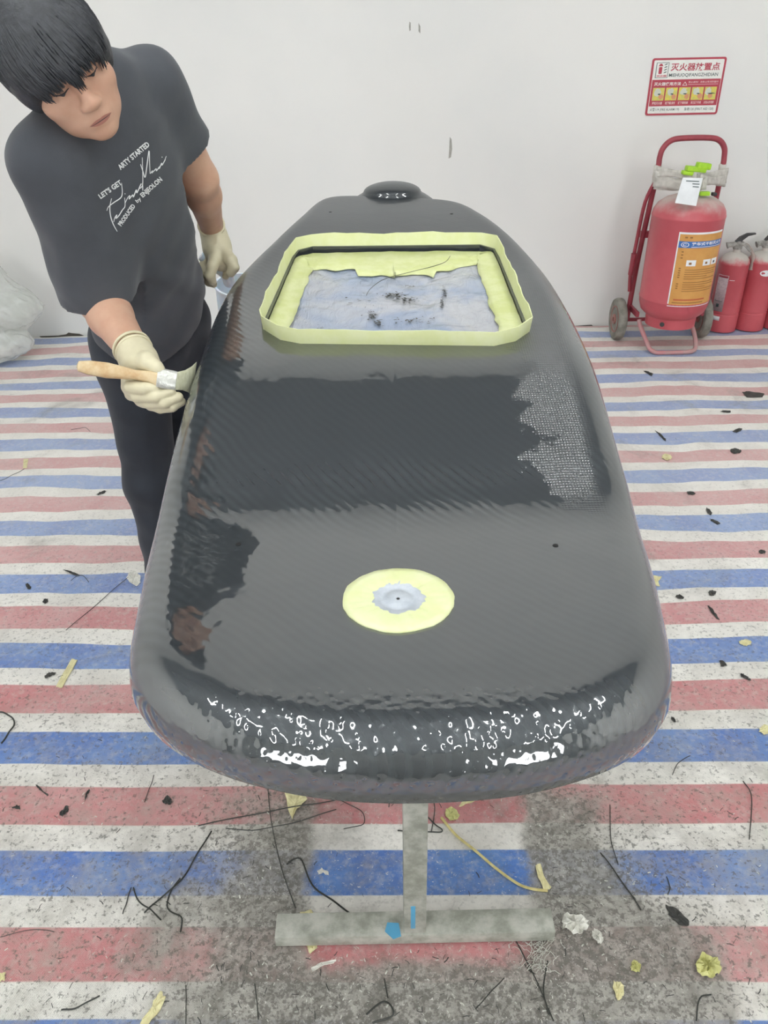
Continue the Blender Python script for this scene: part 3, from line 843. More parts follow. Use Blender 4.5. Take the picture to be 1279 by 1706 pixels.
# hair
Hh = Field(np.array([-0.155, -0.16, -0.13]), np.array([0.155, 0.17, 0.17]), 0.0032)
Hh.ell((0, -0.016, 0.042), (0.094, 0.108, 0.098), None, 0.01)
Hh.ell((0, -0.060, -0.01), (0.083, 0.062, 0.075), None, 0.03)
for s_ in (-1, 1):
    Hh.ell((0.074 * s_, 0.012, 0.02), (0.020, 0.046, 0.052), None, 0.02)          # sides over the ears
    Hh.cone((0.080 * s_, 0.032, 0.01), (0.075 * s_, 0.040, -0.022), 0.010, 0.003, 0.01)
def hd(X, Y_, Z_): return 0.0022 * wob(X, Y_, Z_, 45, 12)
Hh.disp(hd)
Hh.ell((0, 0.115, -0.040), (0.070, 0.085, 0.085), None, 0.01, 's')
hv, hq = Hh.surf()
hst = MB()
crown = np.array([0.012, -0.05, 0.125])
for i in range(1500):
    ph = rnd.uniform(0, 2 * math.pi); fr = math.cos(ph)                    # 0 = straight forward over the face
    clump = 0.10 * math.sin(ph * 9 + 1.0) + 0.06 * math.sin(ph * 17)
    th1 = (1.92 if fr > 0.35 else 1.98) + 0.15 * (fr < -0.3) + clump * (fr > 0.2) + rnd.uniform(-0.16, 0.12)
    th0 = rnd.uniform(0.05, th1 * 0.75); lift = rnd.uniform(-0.002, 0.006); swirl = rnd.uniform(0.10, 0.35); pts = []; nseg = 7
    for k in range(nseg):
        t = k / (nseg - 1); th = th0 + (th1 - th0) * t; a = ph + swirl * (1 - t) - swirl * 0.5
        x = math.sin(th) * math.sin(a); y = math.sin(th) * math.cos(a); z = math.cos(th)
        yy = y * math.cos(0.28) + z * -math.sin(0.28); zz = y * math.sin(0.28) * 0.45 + z * math.cos(0.28)
        g = 1.0 + lift * 8 * t
        pts.append((x * 0.0965 * g, -0.016 + yy * (0.124 if yy > 0 else 0.112) * g, 0.040 + zz * 0.100 * g))
    w = rnd.uniform(0.0022, 0.0038)
    hst.tube(pts, [w * 0.7, w, w, w, w * 0.9, w * 0.6, w * 0.15], 4, cap=False)
nb = len(hv); hq = [tuple(q) for q in hq.tolist()] + [tuple(i + nb for i in q) for q in hst.f]
hv = np.vstack([hv, np.array(hst.v)])
hv = hc + hv @ HM
hair = mesh('hair', hv, hq, M_hair, person); tag(hair, 'thick black hair with a fringe over the forehead')

# t-shirt
T = Field(np.array([-1.0, 1.42, 0.80]), np.array([-0.22, 2.32, 1.75]), 0.0065)
T.ell(chest, (0.185, 0.125, 0.20), TM, 0.05)
T.ell(PY(205, 330, 1.86), (0.178, 0.128, 0.20), TM, 0.05)
T.ell(belly, (0.172, 0.128, 0.20), TM, 0.05)
T.ell(hem, (0.172, 0.128, 0.17), TM, 0.05)
T.cone(neck - upv * 0.035, SR, 0.062, 0.068, 0.04).cone(neck - upv * 0.035, SL, 0.062, 0.068, 0.04)
sle_R = SR + (ER - SR) * 0.97; sle_L = SL + (EL - SL) * 0.60
T.cone(SR, sle_R + (ER - SR) * 0.2, 0.080, 0.076, 0.04)
T.cone(SL, sle_L + (EL - SL) * 0.25, 0.074, 0.070, 0.04)
T.disp(lambda X, Y_, Z_: 0.006 * wob(X, Y_, Z_ * 0.6, 24, 21) + 0.003 * wob(X, Y_, Z_, 50, 22) - 0.006 * np.clip(np.sin(38 * (Z_ + 0.6 * X + 0.35 * Y_) + 2 * np.sin(9 * X)), 0.3, 1) * (Z_ < 1.22) * np.clip((1.22 - Z_) / 0.1, 0, 1))
def cut_end(fd, p, ax, rad, hollow):
    ax = ax / np.linalg.norm(ax)
    X, Y_, Z_ = np.meshgrid(*fd.ax, indexing='ij')
    t = (X - p[0]) * ax[0] + (Y_ - p[1]) * ax[1] + (Z_ - p[2]) * ax[2]
    q = np.sqrt((X - p[0] - t * ax[0]) ** 2 + (Y_ - p[1] - t * ax[1]) ** 2 + (Z_ - p[2] - t * ax[2]) ** 2)
    region = np.maximum(-t, q - rad)               # beyond the end, near the axis
    fd.F = np.maximum(fd.F, -region.astype(np.float32))
    hol = np.maximum(np.abs(t + hollow / 2) - hollow, q - (rad - 0.047))
    fd.F = np.maximum(fd.F, -hol.astype(np.float32))
cut_end(T, sle_R, ER - SR, 0.105, 0.03)
cut_end(T, sle_L, EL - SL, 0.105, 0.03)
T.cut(hem - upv * 0.06, -upv)
T.cone(neck + upv * 0.02, neck + upv * 0.2, 0.072, 0.09, 0.01, 's')
sv, sq = T.surf()
shirt = mesh('t_shirt', sv, sq, M_shirt, person); tag(shirt, 'loose black cotton t-shirt with white lettering')

# lettering on the shirt front
bvh = BVHTree.FromPolygons([Vector(p) for p in sv.tolist()], [tuple(q) for q in sq.tolist()])
def onshirt(px, py, off=0.0012):
    d = Vector(ray(px, py).tolist()).normalized(); o_ = Vector(CC.tolist())
    h = bvh.ray_cast(o_, d)
    if h[0] is None: h = (Vector(PY(px, py, 1.75).tolist()), -d)
    n = h[1] if h[1].dot(d) < 0 else -h[1]
    return h[0] + n * off
def shirt_text(name, body, a, b, height, offset=0.012):
    """lettering along the px line a -> b"""
    v, f = text2d(body, 1.0, offset)
    a, b = np.array(a, float), np.array(b, float); L = np.linalg.norm(b - a); d = (b - a) / L; n = np.array([d[1], -d[0]])
    x0, x1 = v[:, 0].min(), v[:, 0].max()
    pts = [onshirt(*(a + d * (q[0] - x0) / (x1 - x0) * L + n * q[1] * height / 0.73)) for q in v]
    mesh(name, [tuple(p) for p in pts], f, M_print, shirt, smooth=False)
shirt_text('shirt_lettering', "LET'S GET", (167, 331), (203, 306), 8.5, 0.035)
shirt_text('shirt_lettering', "ARTY STARTED", (200, 283), (249, 242), 9, 0.035)
shirt_text('shirt_lettering', "PRODUCED", (201, 377), (225, 343), 7.5, 0.035)
shirt_text('shirt_lettering', "by", (228, 338), (235, 332), 6.5, 0.02)
shirt_text('shirt_lettering', "ENJEOLON", (237, 329), (270, 300), 8, 0.035)
def stroke(pts, w):
    """handwritten line over the shirt, px points in crop units of the print"""
    P = [np.array([150 + x * 150 / 1279, 220 + y * 180 / 1535]) for x, y in pts]
    P = spline(P, 6); v = []; f = []
    for i, p in enumerate(P):
        t = P[min(i + 1, len(P) - 1)] - P[max(i - 1, 0)]; t = t / (np.linalg.norm(t) + 1e-9); n = np.array([-t[1], t[0]])
        ww = w * (0.55 + 0.45 * math.sin(math.pi * min(1, max(0.08, i / (len(P) - 1)))))
        v += [tuple(onshirt(*(p + n * ww))), tuple(onshirt(*(p - n * ww)))]
    for i in range(len(P) - 1): f.append((2 * i, 2 * i + 1, 2 * i + 3, 2 * i + 2))
    return v, f
sig = MB()
for pts in ([(298, 940), (275, 1060), (285, 1190), (325, 1310), (380, 1410)], [(232, 1115), (255, 1060), (330, 1000), (430, 930), (452, 850), (440, 720)],
            [(330, 1275), (345, 1215), (375, 1175), (360, 1225), (400, 1190), (450, 1110), (490, 1050), (485, 930)], [(488, 880), (494, 870)],
            [(490, 1010), (530, 930), (560, 900), (550, 950), (600, 890), (610, 920), (650, 820), (660, 860), (720, 730), (690, 800), (735, 760), (742, 640), (735, 360)],
            [(742, 830), (738, 720)], [(710, 455), (745, 560), (775, 640), (800, 480), (830, 265), (838, 420), (845, 590)],
            [(845, 590), (880, 545), (870, 580), (930, 520), (935, 550), (980, 490), (975, 520), (1010, 440), (1015, 470), (1060, 390), (1050, 410), (1075, 340)], [(1010, 360), (1020, 350)]):
    sig.add(*stroke(pts, 0.85))
sig.build('shirt_signature', M_print, shirt, smooth=False)

# trousers and shoes
HR = pelv - lat * 0.085 - upv * 0.02; HL = pelv + lat * 0.085 - upv * 0.02
KR = PY(252, 800, 1.97); AR = PY(284, 985, 2.02); AR[2] = 0.10
KL = PY(332, 770, 2.12); AL = PY(352, 930, 2.22); AL[2] = 0.10
Q = Field(np.array([-0.98, 1.72, 0.03]), np.array([-0.25, 2.48, 1.15]), 0.008)
Q.ell(pelv, (0.165, 0.118, 0.15), TM, 0.05)
Q.cone(HR, KR, 0.098, 0.070, 0.04).cone(KR, AR, 0.070, 0.066, 0.04)
Q.cone(HL, KL, 0.098, 0.070, 0.03).cone(KL, AL, 0.070, 0.066, 0.04)
Q.disp(lambda X, Y_, Z_: 0.006 * wob(X * 0.6, Y_ * 0.6, Z_, 26, 31) + 0.003 * wob(X, Y_, Z_, 60, 32))
Q.cut((0, 0, 0.075), (0, 0, -1))
Q.cut(hem + upv * 0.10, upv)
qv, qq = Q.surf()
tag(mesh('trousers', qv, qq, M_pants, person), 'loose dark navy trousers')
for A_ in (AR, AL):
    fd = Field(A_ + np.array([-0.3, -0.3, -0.11]), A_ + np.array([0.3, 0.3, 0.1]), 0.006)
    toe = A_ + fwd * 0.17; toe[2] = 0.055
    fd.chain([A_ - fwd * 0.05 + [0, 0, -0.035], A_ + fwd * 0.06 + [0, 0, -0.03], toe], [0.045, 0.046, 0.036], 0.03)
    fd.cone(A_, A_ + [0, 0, -0.04], 0.05, 0.05, 0.03); fd.cut((0, 0, 0.016), (0, 0, -1))
    mesh('shoe', *fd.surf(), M_shoe, person)

# gloves
def pz(q): return PZ(q[0], q[1], q[2])
zR = float((WR - CC) @ fw)
G = Field(WR + np.array([-0.16, -0.16, -0.17]), WR + np.array([0.18, 0.16, 0.12]), 0.0026)
d_ = lambda x, y, dz: PZ(x, y, zR + dz)
cuffdir = (ER - WR) / np.linalg.norm(ER - WR)
G.cone(WR + cuffdir * 0.012, d_(234, 606, -0.005), 0.036, 0.036, 0.012)
G.chain([d_(232, 606, 0.0), d_(238, 628, 0.004), d_(246, 648, 0.006)], [0.034, 0.034, 0.030], 0.02)
G.cone(d_(225, 640, 0.0), d_(268, 655, 0.012), 0.020, 0.018, 0.02)
G.chain([d_(228, 600, -0.022), d_(246, 603, -0.044), d_(260, 612, -0.050), d_(266, 617, -0.048)], [0.021, 0.018, 0.0125, 0.010], 0.010)   # thumb
G.chain([d_(216, 645, -0.004), d_(218, 645, -0.036), d_(240, 647, -0.052), d_(257, 646, -0.046)], [0.0165, 0.0140, 0.0128, 0.0108], 0.0016)     # index
G.chain([d_(220, 656, 0.002), d_(228, 659, -0.030), d_(258, 661, -0.044), d_(284, 652, -0.034)], [0.0150, 0.0132, 0.0124, 0.0104], 0.0012)
G.chain([d_(234, 666, 0.008), d_(246, 671, -0.020), d_(274, 671, -0.034), d_(297, 661, -0.022)], [0.0140, 0.0124, 0.0116, 0.0098], 0.0012)
G.chain([d_(252, 675, 0.012), d_(266, 680, -0.006), d_(288, 678, -0.020), d_(302, 669, -0.010)], [0.0122, 0.0110, 0.0102, 0.0088], 0.0012)
G.disp(lambda X, Y_, Z_: 0.0008 * wob(X, Y_, Z_, 160, 41))
tag(mesh('glove', *G.surf(), M_glove, person), 'cream latex glove gripping the paint brush')
zL = float((WL - CC) @ fw)
e_ = lambda x, y, dz: PZ(x, y, zL + dz)
G2 = Field(WL + np.array([-0.12, -0.14, -0.20]), WL + np.array([0.15, 0.14, 0.08]), 0.0018)
cl = (EL - WL) / np.linalg.norm(EL - WL)
G2.cone(WL + cl * 0.012, e_(358, 398, 0), 0.033, 0.031, 0.01)
G2.chain([e_(358, 396, 0), e_(362, 415, 0), e_(368, 432, 0.004)], [0.030, 0.034, 0.032], 0.02)
G2.chain([e_(372, 418, -0.012), e_(385, 434, -0.026), e_(390, 446, -0.026), e_(384, 455, -0.018)], [0.019, 0.016, 0.013, 0.011], 0.006)      # index wraps on the right
G2.chain([e_(360, 425, -0.018), e_(353, 445, -0.030), e_(350, 460, -0.026), e_(353, 468, -0.014)], [0.019, 0.0145, 0.013, 0.0115], 0.005)    # thumb
G2.chain([e_(352, 430, 0.006), e_(340, 443, 0.014), e_(343, 456, 0.004), e_(352, 464, -0.004)], [0.016, 0.0135, 0.012, 0.010], 0.004)
G2.chain([e_(356, 440, 0.02), e_(346, 460, 0.026), e_(348, 470, 0.014), e_(356, 474, 0.004)], [0.015, 0.013, 0.011, 0.009], 0.004)
G2.chain([e_(372, 432, 0.02), e_(380, 448, 0.028), e_(376, 460, 0.018)], [0.015, 0.013, 0.010], 0.004)
G2.disp(lambda X, Y_, Z_: 0.0007 * wob(X, Y_, Z_, 160, 42))
tag(mesh('glove', *G2.surf(), M_glove, person), 'cream latex glove holding the white jug')
for p_, d3, r_ in ((WR, cuffdir, 0.0375), (WL, cl, 0.0335)):
    for k_ in range(2):
        c_ = p_ + d3 * (0.028 - 0.013 * k_)
        ref = np.cross(d3, [0, 0, 1.0]); ref /= np.linalg.norm(ref); r2 = np.cross(d3, ref)
        MB().tube([c_ + (ref * math.cos(a) + r2 * math.sin(a)) * (r_ - 0.001 * k_) for a in np.linspace(0, 2 * math.pi, 28, endpoint=False)], 0.003, 8, closed=True).build('glove_cuff', M_glove, person)

# ------------------------------------------------------------------ brush in the gloved hand
M_wood = pm('worn_wood', S(208, 188, 150), 0.5, col2=S(186, 150, 106), vscale=35, bump=0.2, bscale=60)
M_ferr = pm('resin_coated_metal', S(205, 205, 198), 0.3, metal=0.6, var=0.1, vscale=80, bump=0.6, bscale=120)
M_brist = pm('pale_bristle', S(232, 232, 205), 0.6, col2=S(214, 214, 180), vscale=90, bump=0.7, bscale=220)
b0, b1, b2, b3 = d_(131, 610, -0.070), d_(264, 630, -0.050), d_(294, 635, -0.036), PF(330, 640, rail_h) + np.array([-0.006, 0, 0.012])
brush = thing('paint_brush', (b1[0], b1[1], b1[2] - 0.02), 'worn wooden paint brush in the gloved hand touching the board edge', 'brush')
ax_ = (b2 - b0) / np.linalg.norm(b2 - b0)
side = UP - ax_ * float(UP @ ax_); side /= np.linalg.norm(side); dep = np.cross(ax_, side)
def flatloft(stations):
    v = []; f = []; n = 14
    for p, a, b in stations:
        for k in range(n):
            w = 2 * math.pi * k / n; c, s_ = math.cos(w), math.sin(w)
            c = math.copysign(abs(c) ** 0.7, c); s_ = math.copysign(abs(s_) ** 0.7, s_)
            v.append(np.asarray(p) + side * a * c + dep * b * s_)
    m = len(stations)
    for i in range(m - 1):
        for k in range(n): f.append((i * n + k, i * n + (k + 1) % n, (i + 1) * n + (k + 1) % n, (i + 1) * n + k))
    f.append(tuple(range(n))[::-1]); f.append(tuple((m - 1) * n + k for k in range(n)))
    return v, f
L_ = lambda t: b0 + (b1 - b0) * t
v, f = flatloft([(L_(-0.02), 0.004, 0.003), (L_(0.0), 0.010, 0.007), (L_(0.12), 0.014, 0.009), (L_(0.35), 0.0155, 0.010), (L_(0.55), 0.0125, 0.009), (L_(0.72), 0.0095, 0.008), (L_(0.88), 0.0115, 0.009), (L_(1.0), 0.0175, 0.010)])
MB().add(v, f).build('handle', M_wood, brush)
v, f = flatloft([(b1 - ax_ * 0.002, 0.0185, 0.0108), (b1 + ax_ * 0.006, 0.020, 0.0115), (b2 - ax_ * 0.008, 0.020, 0.0115), (b2, 0.0188, 0.0108)])
MB().add(v, f).build('ferrule', M_ferr, brush)
v, f = flatloft([(b2 - ax_ * 0.002, 0.0178, 0.010), (b2 + (b3 - b2) * 0.4, 0.0205, 0.011), (b2 + (b3 - b2) * 0.75, 0.027, 0.010), (b3, 0.036, 0.006)])
MB().add(v, f).build('bristles', M_brist, brush)

# ------------------------------------------------------------------ white jug in the other hand
M_jug = pm('milky_plastic', S(226, 234, 240), 0.3, col2=S(206, 224, 236), vscale=10, sub=0.3)
jc = PY(400, 476, 2.40); jax = np.array([0.10, -0.20, 1.0]); jax /= np.linalg.norm(jax)
jug = thing('plastic_jug', (jc[0], jc[1], jc[2] - 0.17), 'milky white plastic measuring jug held beside the far edge of the board', 'jug')
jr = 0.075
prof = [(jr * 0.84, -0.155), (jr * 0.9, -0.15), (jr, 0.0), (jr + 0.004, 0.0), (jr + 0.004, 0.004), (jr - 0.003, 0.004), (jr * 0.88, -0.146), (0.01, -0.148)]
MB().lathe(prof, jc, 40, jax).build('cup', M_jug, jug)
hA, hB = PZ(336, 424, zL + 0.004), PZ(376, 456, zL + 0.04)
MB().tube(spline([hA, hA + (hB - hA) * 0.5, hB, jc + (hB - jc) * 0.8 - jax * 0.02], 5), [0.0155] + [0.0165] * 14 + [0.014], 14).build('jug_handle', M_jug, jug)

# ================================================================== FIRE SIGN
M_sred = pm('sign_red', S(178, 62, 78), 0.4); M_swhite = pm('sign_white', S(236, 236, 230), 0.4)
M_sink = pm('sign_ink', S(66, 84, 84), 0.5); M_syel = pm('sign_yellow', S(226, 206, 84), 0.5, col2=S(196, 196, 110), vscale=80)
M_sgrey = pm('sign_picture_grey', S(206, 210, 196), 0.5); M_sskin = pm('sign_picture_hand', S(214, 150, 110), 0.5); M_spink = pm('sign_pale_lettering', S(240, 214, 212), 0.5)
SX0, SX1, SZ0, SZ1 = 1.496, 1.896, 1.194, 1.470
SW, SH = SX1 - SX0, SZ1 - SZ0
sign = thing('fire_point_sign', ((SX0 + SX1) / 2, WALL_Y - 0.002, SZ0), 'red and white Chinese fire extinguisher point sign on the back wall', 'sign')
def spt(u, v, d): return (SX0 + u * SW, WALL_Y - d, SZ0 + v * SH)
def srect(name, u0, v0, u1, v1, d, mat, parent=sign, rad=0.0, th=0.0012):
    pts = []
    if rad:
        for (cu, cv, a0) in ((u1 - rad / SW, v0 + rad / SH, -90), (u1 - rad / SW, v1 - rad / SH, 0), (u0 + rad / SW, v1 - rad / SH, 90), (u0 + rad / SW, v0 + rad / SH, 180)):
            for k in range(6):
                a = math.radians(a0 + 18 * k); pts.append((cu + rad / SW * math.cos(a), cv + rad / SH * math.sin(a)))
    else: pts = [(u0, v0), (u1, v0), (u1, v1), (u0, v1)]
    return MB().prism([spt(u, v, d) for u, v in pts], (0, th, 0)).build(name, mat, parent, smooth=False)
def stext(body, u0, u1, v, h, d, mat, off=0.015, parent=sign):
    tv, tf = text2d(body, 1.0, off); x0, x1 = tv[:, 0].min(), tv[:, 0].max(); y0, y1 = tv[:, 1].min(), tv[:, 1].max()
    mesh('sign_lettering', [spt(u0 + (u1 - u0) * (q[0] - x0) / (x1 - x0), v + h * (q[1] - y0) / (y1 - y0), d) for q in tv], tf, mat, parent, smooth=False)
srect('backing', 0, 0, 1, 1, 0.004, M_sred, rad=0.012, th=0.003)
srect('white_panel', 0.028, 0.035, 0.972, 0.965, 0.0052, M_swhite, rad=0.006)
srect('red_panel', 0.034, 0.165, 0.966, 0.63, 0.0064, M_sred)
stext('灭火器放置点', 0.262, 0.925, 0.775, 0.135, 0.0056, M_sred, 0.022)
stext('MIEHUOQIFANGZHIDIAN', 0.25, 0.915, 0.665, 0.07, 0.0056, M_sink, 0.012)
# pictogram: frame, extinguisher and flame
pic = srect('pictogram_frame', 0.062, 0.66, 0.232, 0.925, 0.0058, M_sink)
srect('pictogram_field', 0.07, 0.668, 0.224, 0.917, 0.0070, M_swhite, pic)
srect('pictogram_base', 0.075, 0.675, 0.219, 0.715, 0.0076, M_spink, pic)
stext('灭火器', 0.08, 0.214, 0.678, 0.034, 0.0084, M_sred, 0.01, pic)
srect('pictogram_extinguisher', 0.10, 0.73, 0.145, 0.85, 0.0076, M_sred, pic, rad=0.004)
MB().prism([spt(u, v, 0.0076) for u, v in ((0.09, 0.862), (0.155, 0.862), (0.135, 0.905), (0.11, 0.905))], (0, 0.001, 0)).build('pictogram_extinguisher', M_sred, pic, smooth=False)
for k in range(4):
    MB().prism([spt(u, v, 0.0076) for u, v in ((0.168, 0.74 + 0.045 * k), (0.205, 0.755 + 0.045 * k), (0.208, 0.775 + 0.045 * k), (0.175, 0.757 + 0.045 * k))], (0, 0.001, 0)).build('pictogram_flame', M_sink, pic, smooth=False)
stext('灭火器使用方法', 0.065, 0.43, 0.525, 0.062, 0.0069, M_swhite, 0.02)
for a, b in (((0.455, 0.525), (0.485, 0.585)), ((0.485, 0.585), (0.515, 0.525)), ((0.515, 0.525), (0.455, 0.525))):
    MB().tube([spt(*a, 0.0066), spt(*b, 0.0066)], 0.0011, 6).build('warning_triangle', M_swhite, sign)
stext('禁止遮挡！违章占用消防器材', 0.53, 0.94, 0.563, 0.034, 0.0069, M_spink, 0.0)
srect('sign_fine_print', 0.53, 0.535, 0.94, 0.541, 0.0069, M_spink)
caps = ('提起灭火器', '拔铅封', '拔下保险销', '用力压下手柄', '对准火焰根部')
for k in range(5):
    u = 0.062 + 0.178 * k; w = 0.158
    p = srect('picture', u, 0.265, u + w, 0.49, 0.0070, M_syel)
    r = random.Random(k)
    def blob(nm, cu, cv, ru, rv, mat, d, n=14, jag=0.25):
        MB().prism([spt(u + w * (cu + ru * math.cos(2 * math.pi * i / n) * (1 + r.uniform(-jag, jag))), 0.265 + 0.225 * (cv + rv * math.sin(2 * math.pi * i / n) * (1 + r.uniform(-jag, jag))), d) for i in range(n)], (0, 0.0006, 0)).build(nm, mat, p, smooth=False)
    blob('picture_body', 0.42 if k < 4 else 0.3, 0.66, 0.28, 0.3, M_sgrey, 0.0078)
    blob('picture_hand', 0.74 if k < 4 else 0.5, 0.3, 0.2, 0.2, M_sskin, 0.0085)
    blob('picture_nozzle', 0.55, 0.5, 0.13 + 0.2 * (k == 4), 0.05, M_sink, 0.0092, jag=0.35)
    stext(caps[k], u + 0.01, u + w - 0.01, 0.195, 0.048, 0.0069, M_spink, 0.01)
stext('火警119 (FIRE ALARM119)', 0.055, 0.46, 0.068, 0.066, 0.0056, M_sink, 0.008)
stext('急救120 (FIRST AID 120)', 0.53, 0.935, 0.068, 0.066, 0.0056, M_sink, 0.008)

# ================================================================== WHEELED FIRE EXTINGUISHER
M_fred = pm('red_enamel', S(196, 70, 82), 0.32, col2=S(184, 62, 76), vscale=6, coat=0.3)
M_fdust = pm('dust_coated_enamel', S(186, 168, 164), 0.8, col2=S(160, 120, 120), vscale=12)
M_tube = pm('dark_red_tube', S(160, 66, 76), 0.4, col2=S(144, 58, 70), vscale=20)
M_ptube = pm('worn_pink_tube', S(196, 132, 136), 0.5, col2=S(178, 150, 146), vscale=25)
M_rub = pm('dusty_rubber', S(148, 146, 136), 0.9, col2=S(118, 116, 108), vscale=20)
M_hub = pm('rusty_hub', S(170, 98, 92), 0.6, col2=S(140, 110, 100), vscale=40)
M_cloth = pm('grey_cloth_tape', S(214, 210, 202), 0.8, col2=S(188, 184, 176), vscale=30, bump=0.6, bscale=60)
M_green = pm('lime_plastic', S(176, 222, 50), 0.45, col2=S(150, 200, 40), vscale=30)
M_paper = pm('white_card', S(236, 238, 240), 0.6); M_lorange = pm('label_orange', S(214, 160, 88), 0.55, col2=S(206, 148, 76), vscale=14)
M_lblue = pm('label_blue', S(60, 112, 182), 0.5); M_lbrown = pm('label_brown_ink', S(150, 104, 52), 0.6); M_lred = pm('label_red_ink', S(190, 84, 56), 0.6)
M_black = pm('black_plastic', S(46, 46, 48), 0.5, col2=S(66, 66, 66), vscale=40)
TX, TY, TR = 1.652, 4.35, 0.187
def dust_mat(z0, z1):
    m, nt, b = new_mat('red_enamel_with_dusty_shoulder'); t = NT(nt)
    co = t.n('ShaderNodeNewGeometry').outputs['Position']; x, y, z = t.xyz(co)
    nz = t.math('MULTIPLY_ADD', t.noise(co, 9, 4, 0.6), 0.12, -0.06)
    f = t.ramp(t.math('ADD', z, nz), z0, z1)
    red = t.mix(t.ramp(t.noise(co, 5, 3), 0.3, 0.7), S(198, 92, 100), S(188, 82, 90))
    t.link(t.mix(f, red, S(198, 192, 184)), b.inputs['Base Color'])
    t.link(t.math('MULTIPLY_ADD', f, 0.45, 0.34), b.inputs['Roughness'])
    return m
M_tank = dust_mat(0.77, 0.87)
cart = thing('wheeled_fire_extinguisher', (TX, TY, 0.0), 'big red wheeled fire extinguisher trolley with an orange label by the back wall', 'fire extinguisher')
tz0 = 0.17
prof = [(0.10, tz0 + 0.0), (0.135, tz0), (0.137, tz0 + 0.055), (0.145, tz0 + 0.06), (0.172, tz0 + 0.085), (TR - 0.002, tz0 + 0.125), (TR, tz0 + 0.15), (TR + 0.002, tz0 + 0.153), (TR + 0.002, tz0 + 0.160), (TR, tz0 + 0.163),
        (TR, 0.752), (TR + 0.002, 0.755), (TR + 0.002, 0.763), (TR, 0.766), (TR - 0.004, 0.785), (TR - 0.022, 0.815), (TR - 0.06, 0.842), (TR - 0.11, 0.858), (0.045, 0.864), (0.04, 0.90)]
MB().lathe(prof, (TX, TY, 0), 64).build('tank', M_tank, cart)
MB().lathe([(0.036, 0.0), (0.04, 0.012), (0.036, 0.03), (0.022, 0.035), (0.022, 0.06)], (TX, TY, 0.895), 24).build('valve', M_black, cart)
MB().lathe([(0.0, 0), (0.013, 0), (0.013, 0.002), (0.0, 0.002)], (TX - 0.09, TY - 0.1355 * 0.985, 0.206), 14, (-0.55, -0.83, 0)).build('drain_hole', M_black, cart)
# frame: handle arch and uprights behind the tank
fy0, fy1 = 4.575, 4.50
pts = [(1.478, fy0, 0.12), (1.486, fy0 - 0.02, 0.5), (1.500, fy1, 0.93), (1.502, fy1, 1.02), (1.512, fy1, 1.065), (1.545, fy1, 1.10), (1.60, fy1, 1.112), (1.74, fy1, 1.112), (1.80, fy1, 1.10), (1.835, fy1, 1.065), (1.845, fy1, 1.02), (1.847, fy1, 0.93), (1.86, fy0 - 0.02, 0.5), (1.868, fy0, 0.12)]
MB().tube(spline(pts, 5), 0.0145, 14).build('handle_frame', M_tube, cart)
pts = [(1.50, 4.42, 0.17), (1.505, 4.40, 0.14), (1.532, 4.34, 0.07), (1.548, 4.305, 0.035), (1.575, 4.285, 0.021), (1.62, 4.28, 0.019), (1.74, 4.28, 0.019), (1.79, 4.288, 0.022), (1.812, 4.31, 0.04), (1.812, 4.35, 0.09), (1.80, 4.40, 0.145), (1.80, 4.43, 0.17)]
MB().tube(spline(pts, 5), 0.0125, 12).build('foot_loop', M_ptube, cart)
MB().tube([(1.40, fy0, 0.122), (1.95, fy0, 0.122)], 0.011, 10).build('axle', M_tube, cart)
for hx_ in (1.486, 1.86):
    MB().box((hx_, 4.50, 0.20), (0.018, 0.17, 0.03), bev=0.003).build('bracket', M_tube, cart)
MB().box((1.673, 4.545, 0.62), (0.40, 0.03, 0.035), bev=0.003).build('bracket', M_tube, cart)
for wx, s_ in ((1.425, -1), (1.925, 1)):
    R_ = 0.122
    tyre = MB().lathe([(R_ - 0.045, -0.02), (R_ - 0.02, -0.027), (R_ - 0.006, -0.022), (R_, -0.01), (R_, 0.01), (R_ - 0.006, 0.022), (R_ - 0.02, 0.027), (R_ - 0.045, 0.02)], (wx, fy0, R_ + 0.006), 40, (1, 0, 0)).build('tyre', M_rub, cart)
    hb_ = MB().lathe([(R_ - 0.047, -0.016), (R_ - 0.044, -0.023), (R_ - 0.05, -0.023), (R_ - 0.055, -0.012), (0.03, -0.014), (0.028, -0.028), (0.012, -0.03), (0.012, 0.03), (0.028, 0.028), (0.03, 0.014), (R_ - 0.055, 0.012), (R_ - 0.05, 0.023), (R_ - 0.044, 0.023), (R_ - 0.047, 0.016)], (wx, fy0, R_ + 0.006), 32, (1, 0, 0)).build('hub', M_hub, cart)
    for k in range(5):
        a = 2 * math.pi * k / 5
        MB().box((wx, fy0 + 0.049 * math.cos(a), R_ + 0.006 + 0.049 * math.sin(a)), (0.034, 0.014, 0.040), Matrix.Rotation(a - math.pi / 2, 3, 'X'), bev=0.003).build('spoke', M_hub, cart)
# hose along the left upright
MB().tube(spline([(1.50, 4.47, 0.93), (1.46, 4.50, 0.80), (1.452, 4.53, 0.55), (1.448, 4.54, 0.42), (1.46, 4.55, 0.30)], 6), 0.010, 10).build('hose', M_tube, cart)
MB().tube([(1.450, 4.525, 0.52), (1.446, 4.53, 0.40)], [0.017, 0.014], 10).build('hose_nozzle', M_tube, cart)
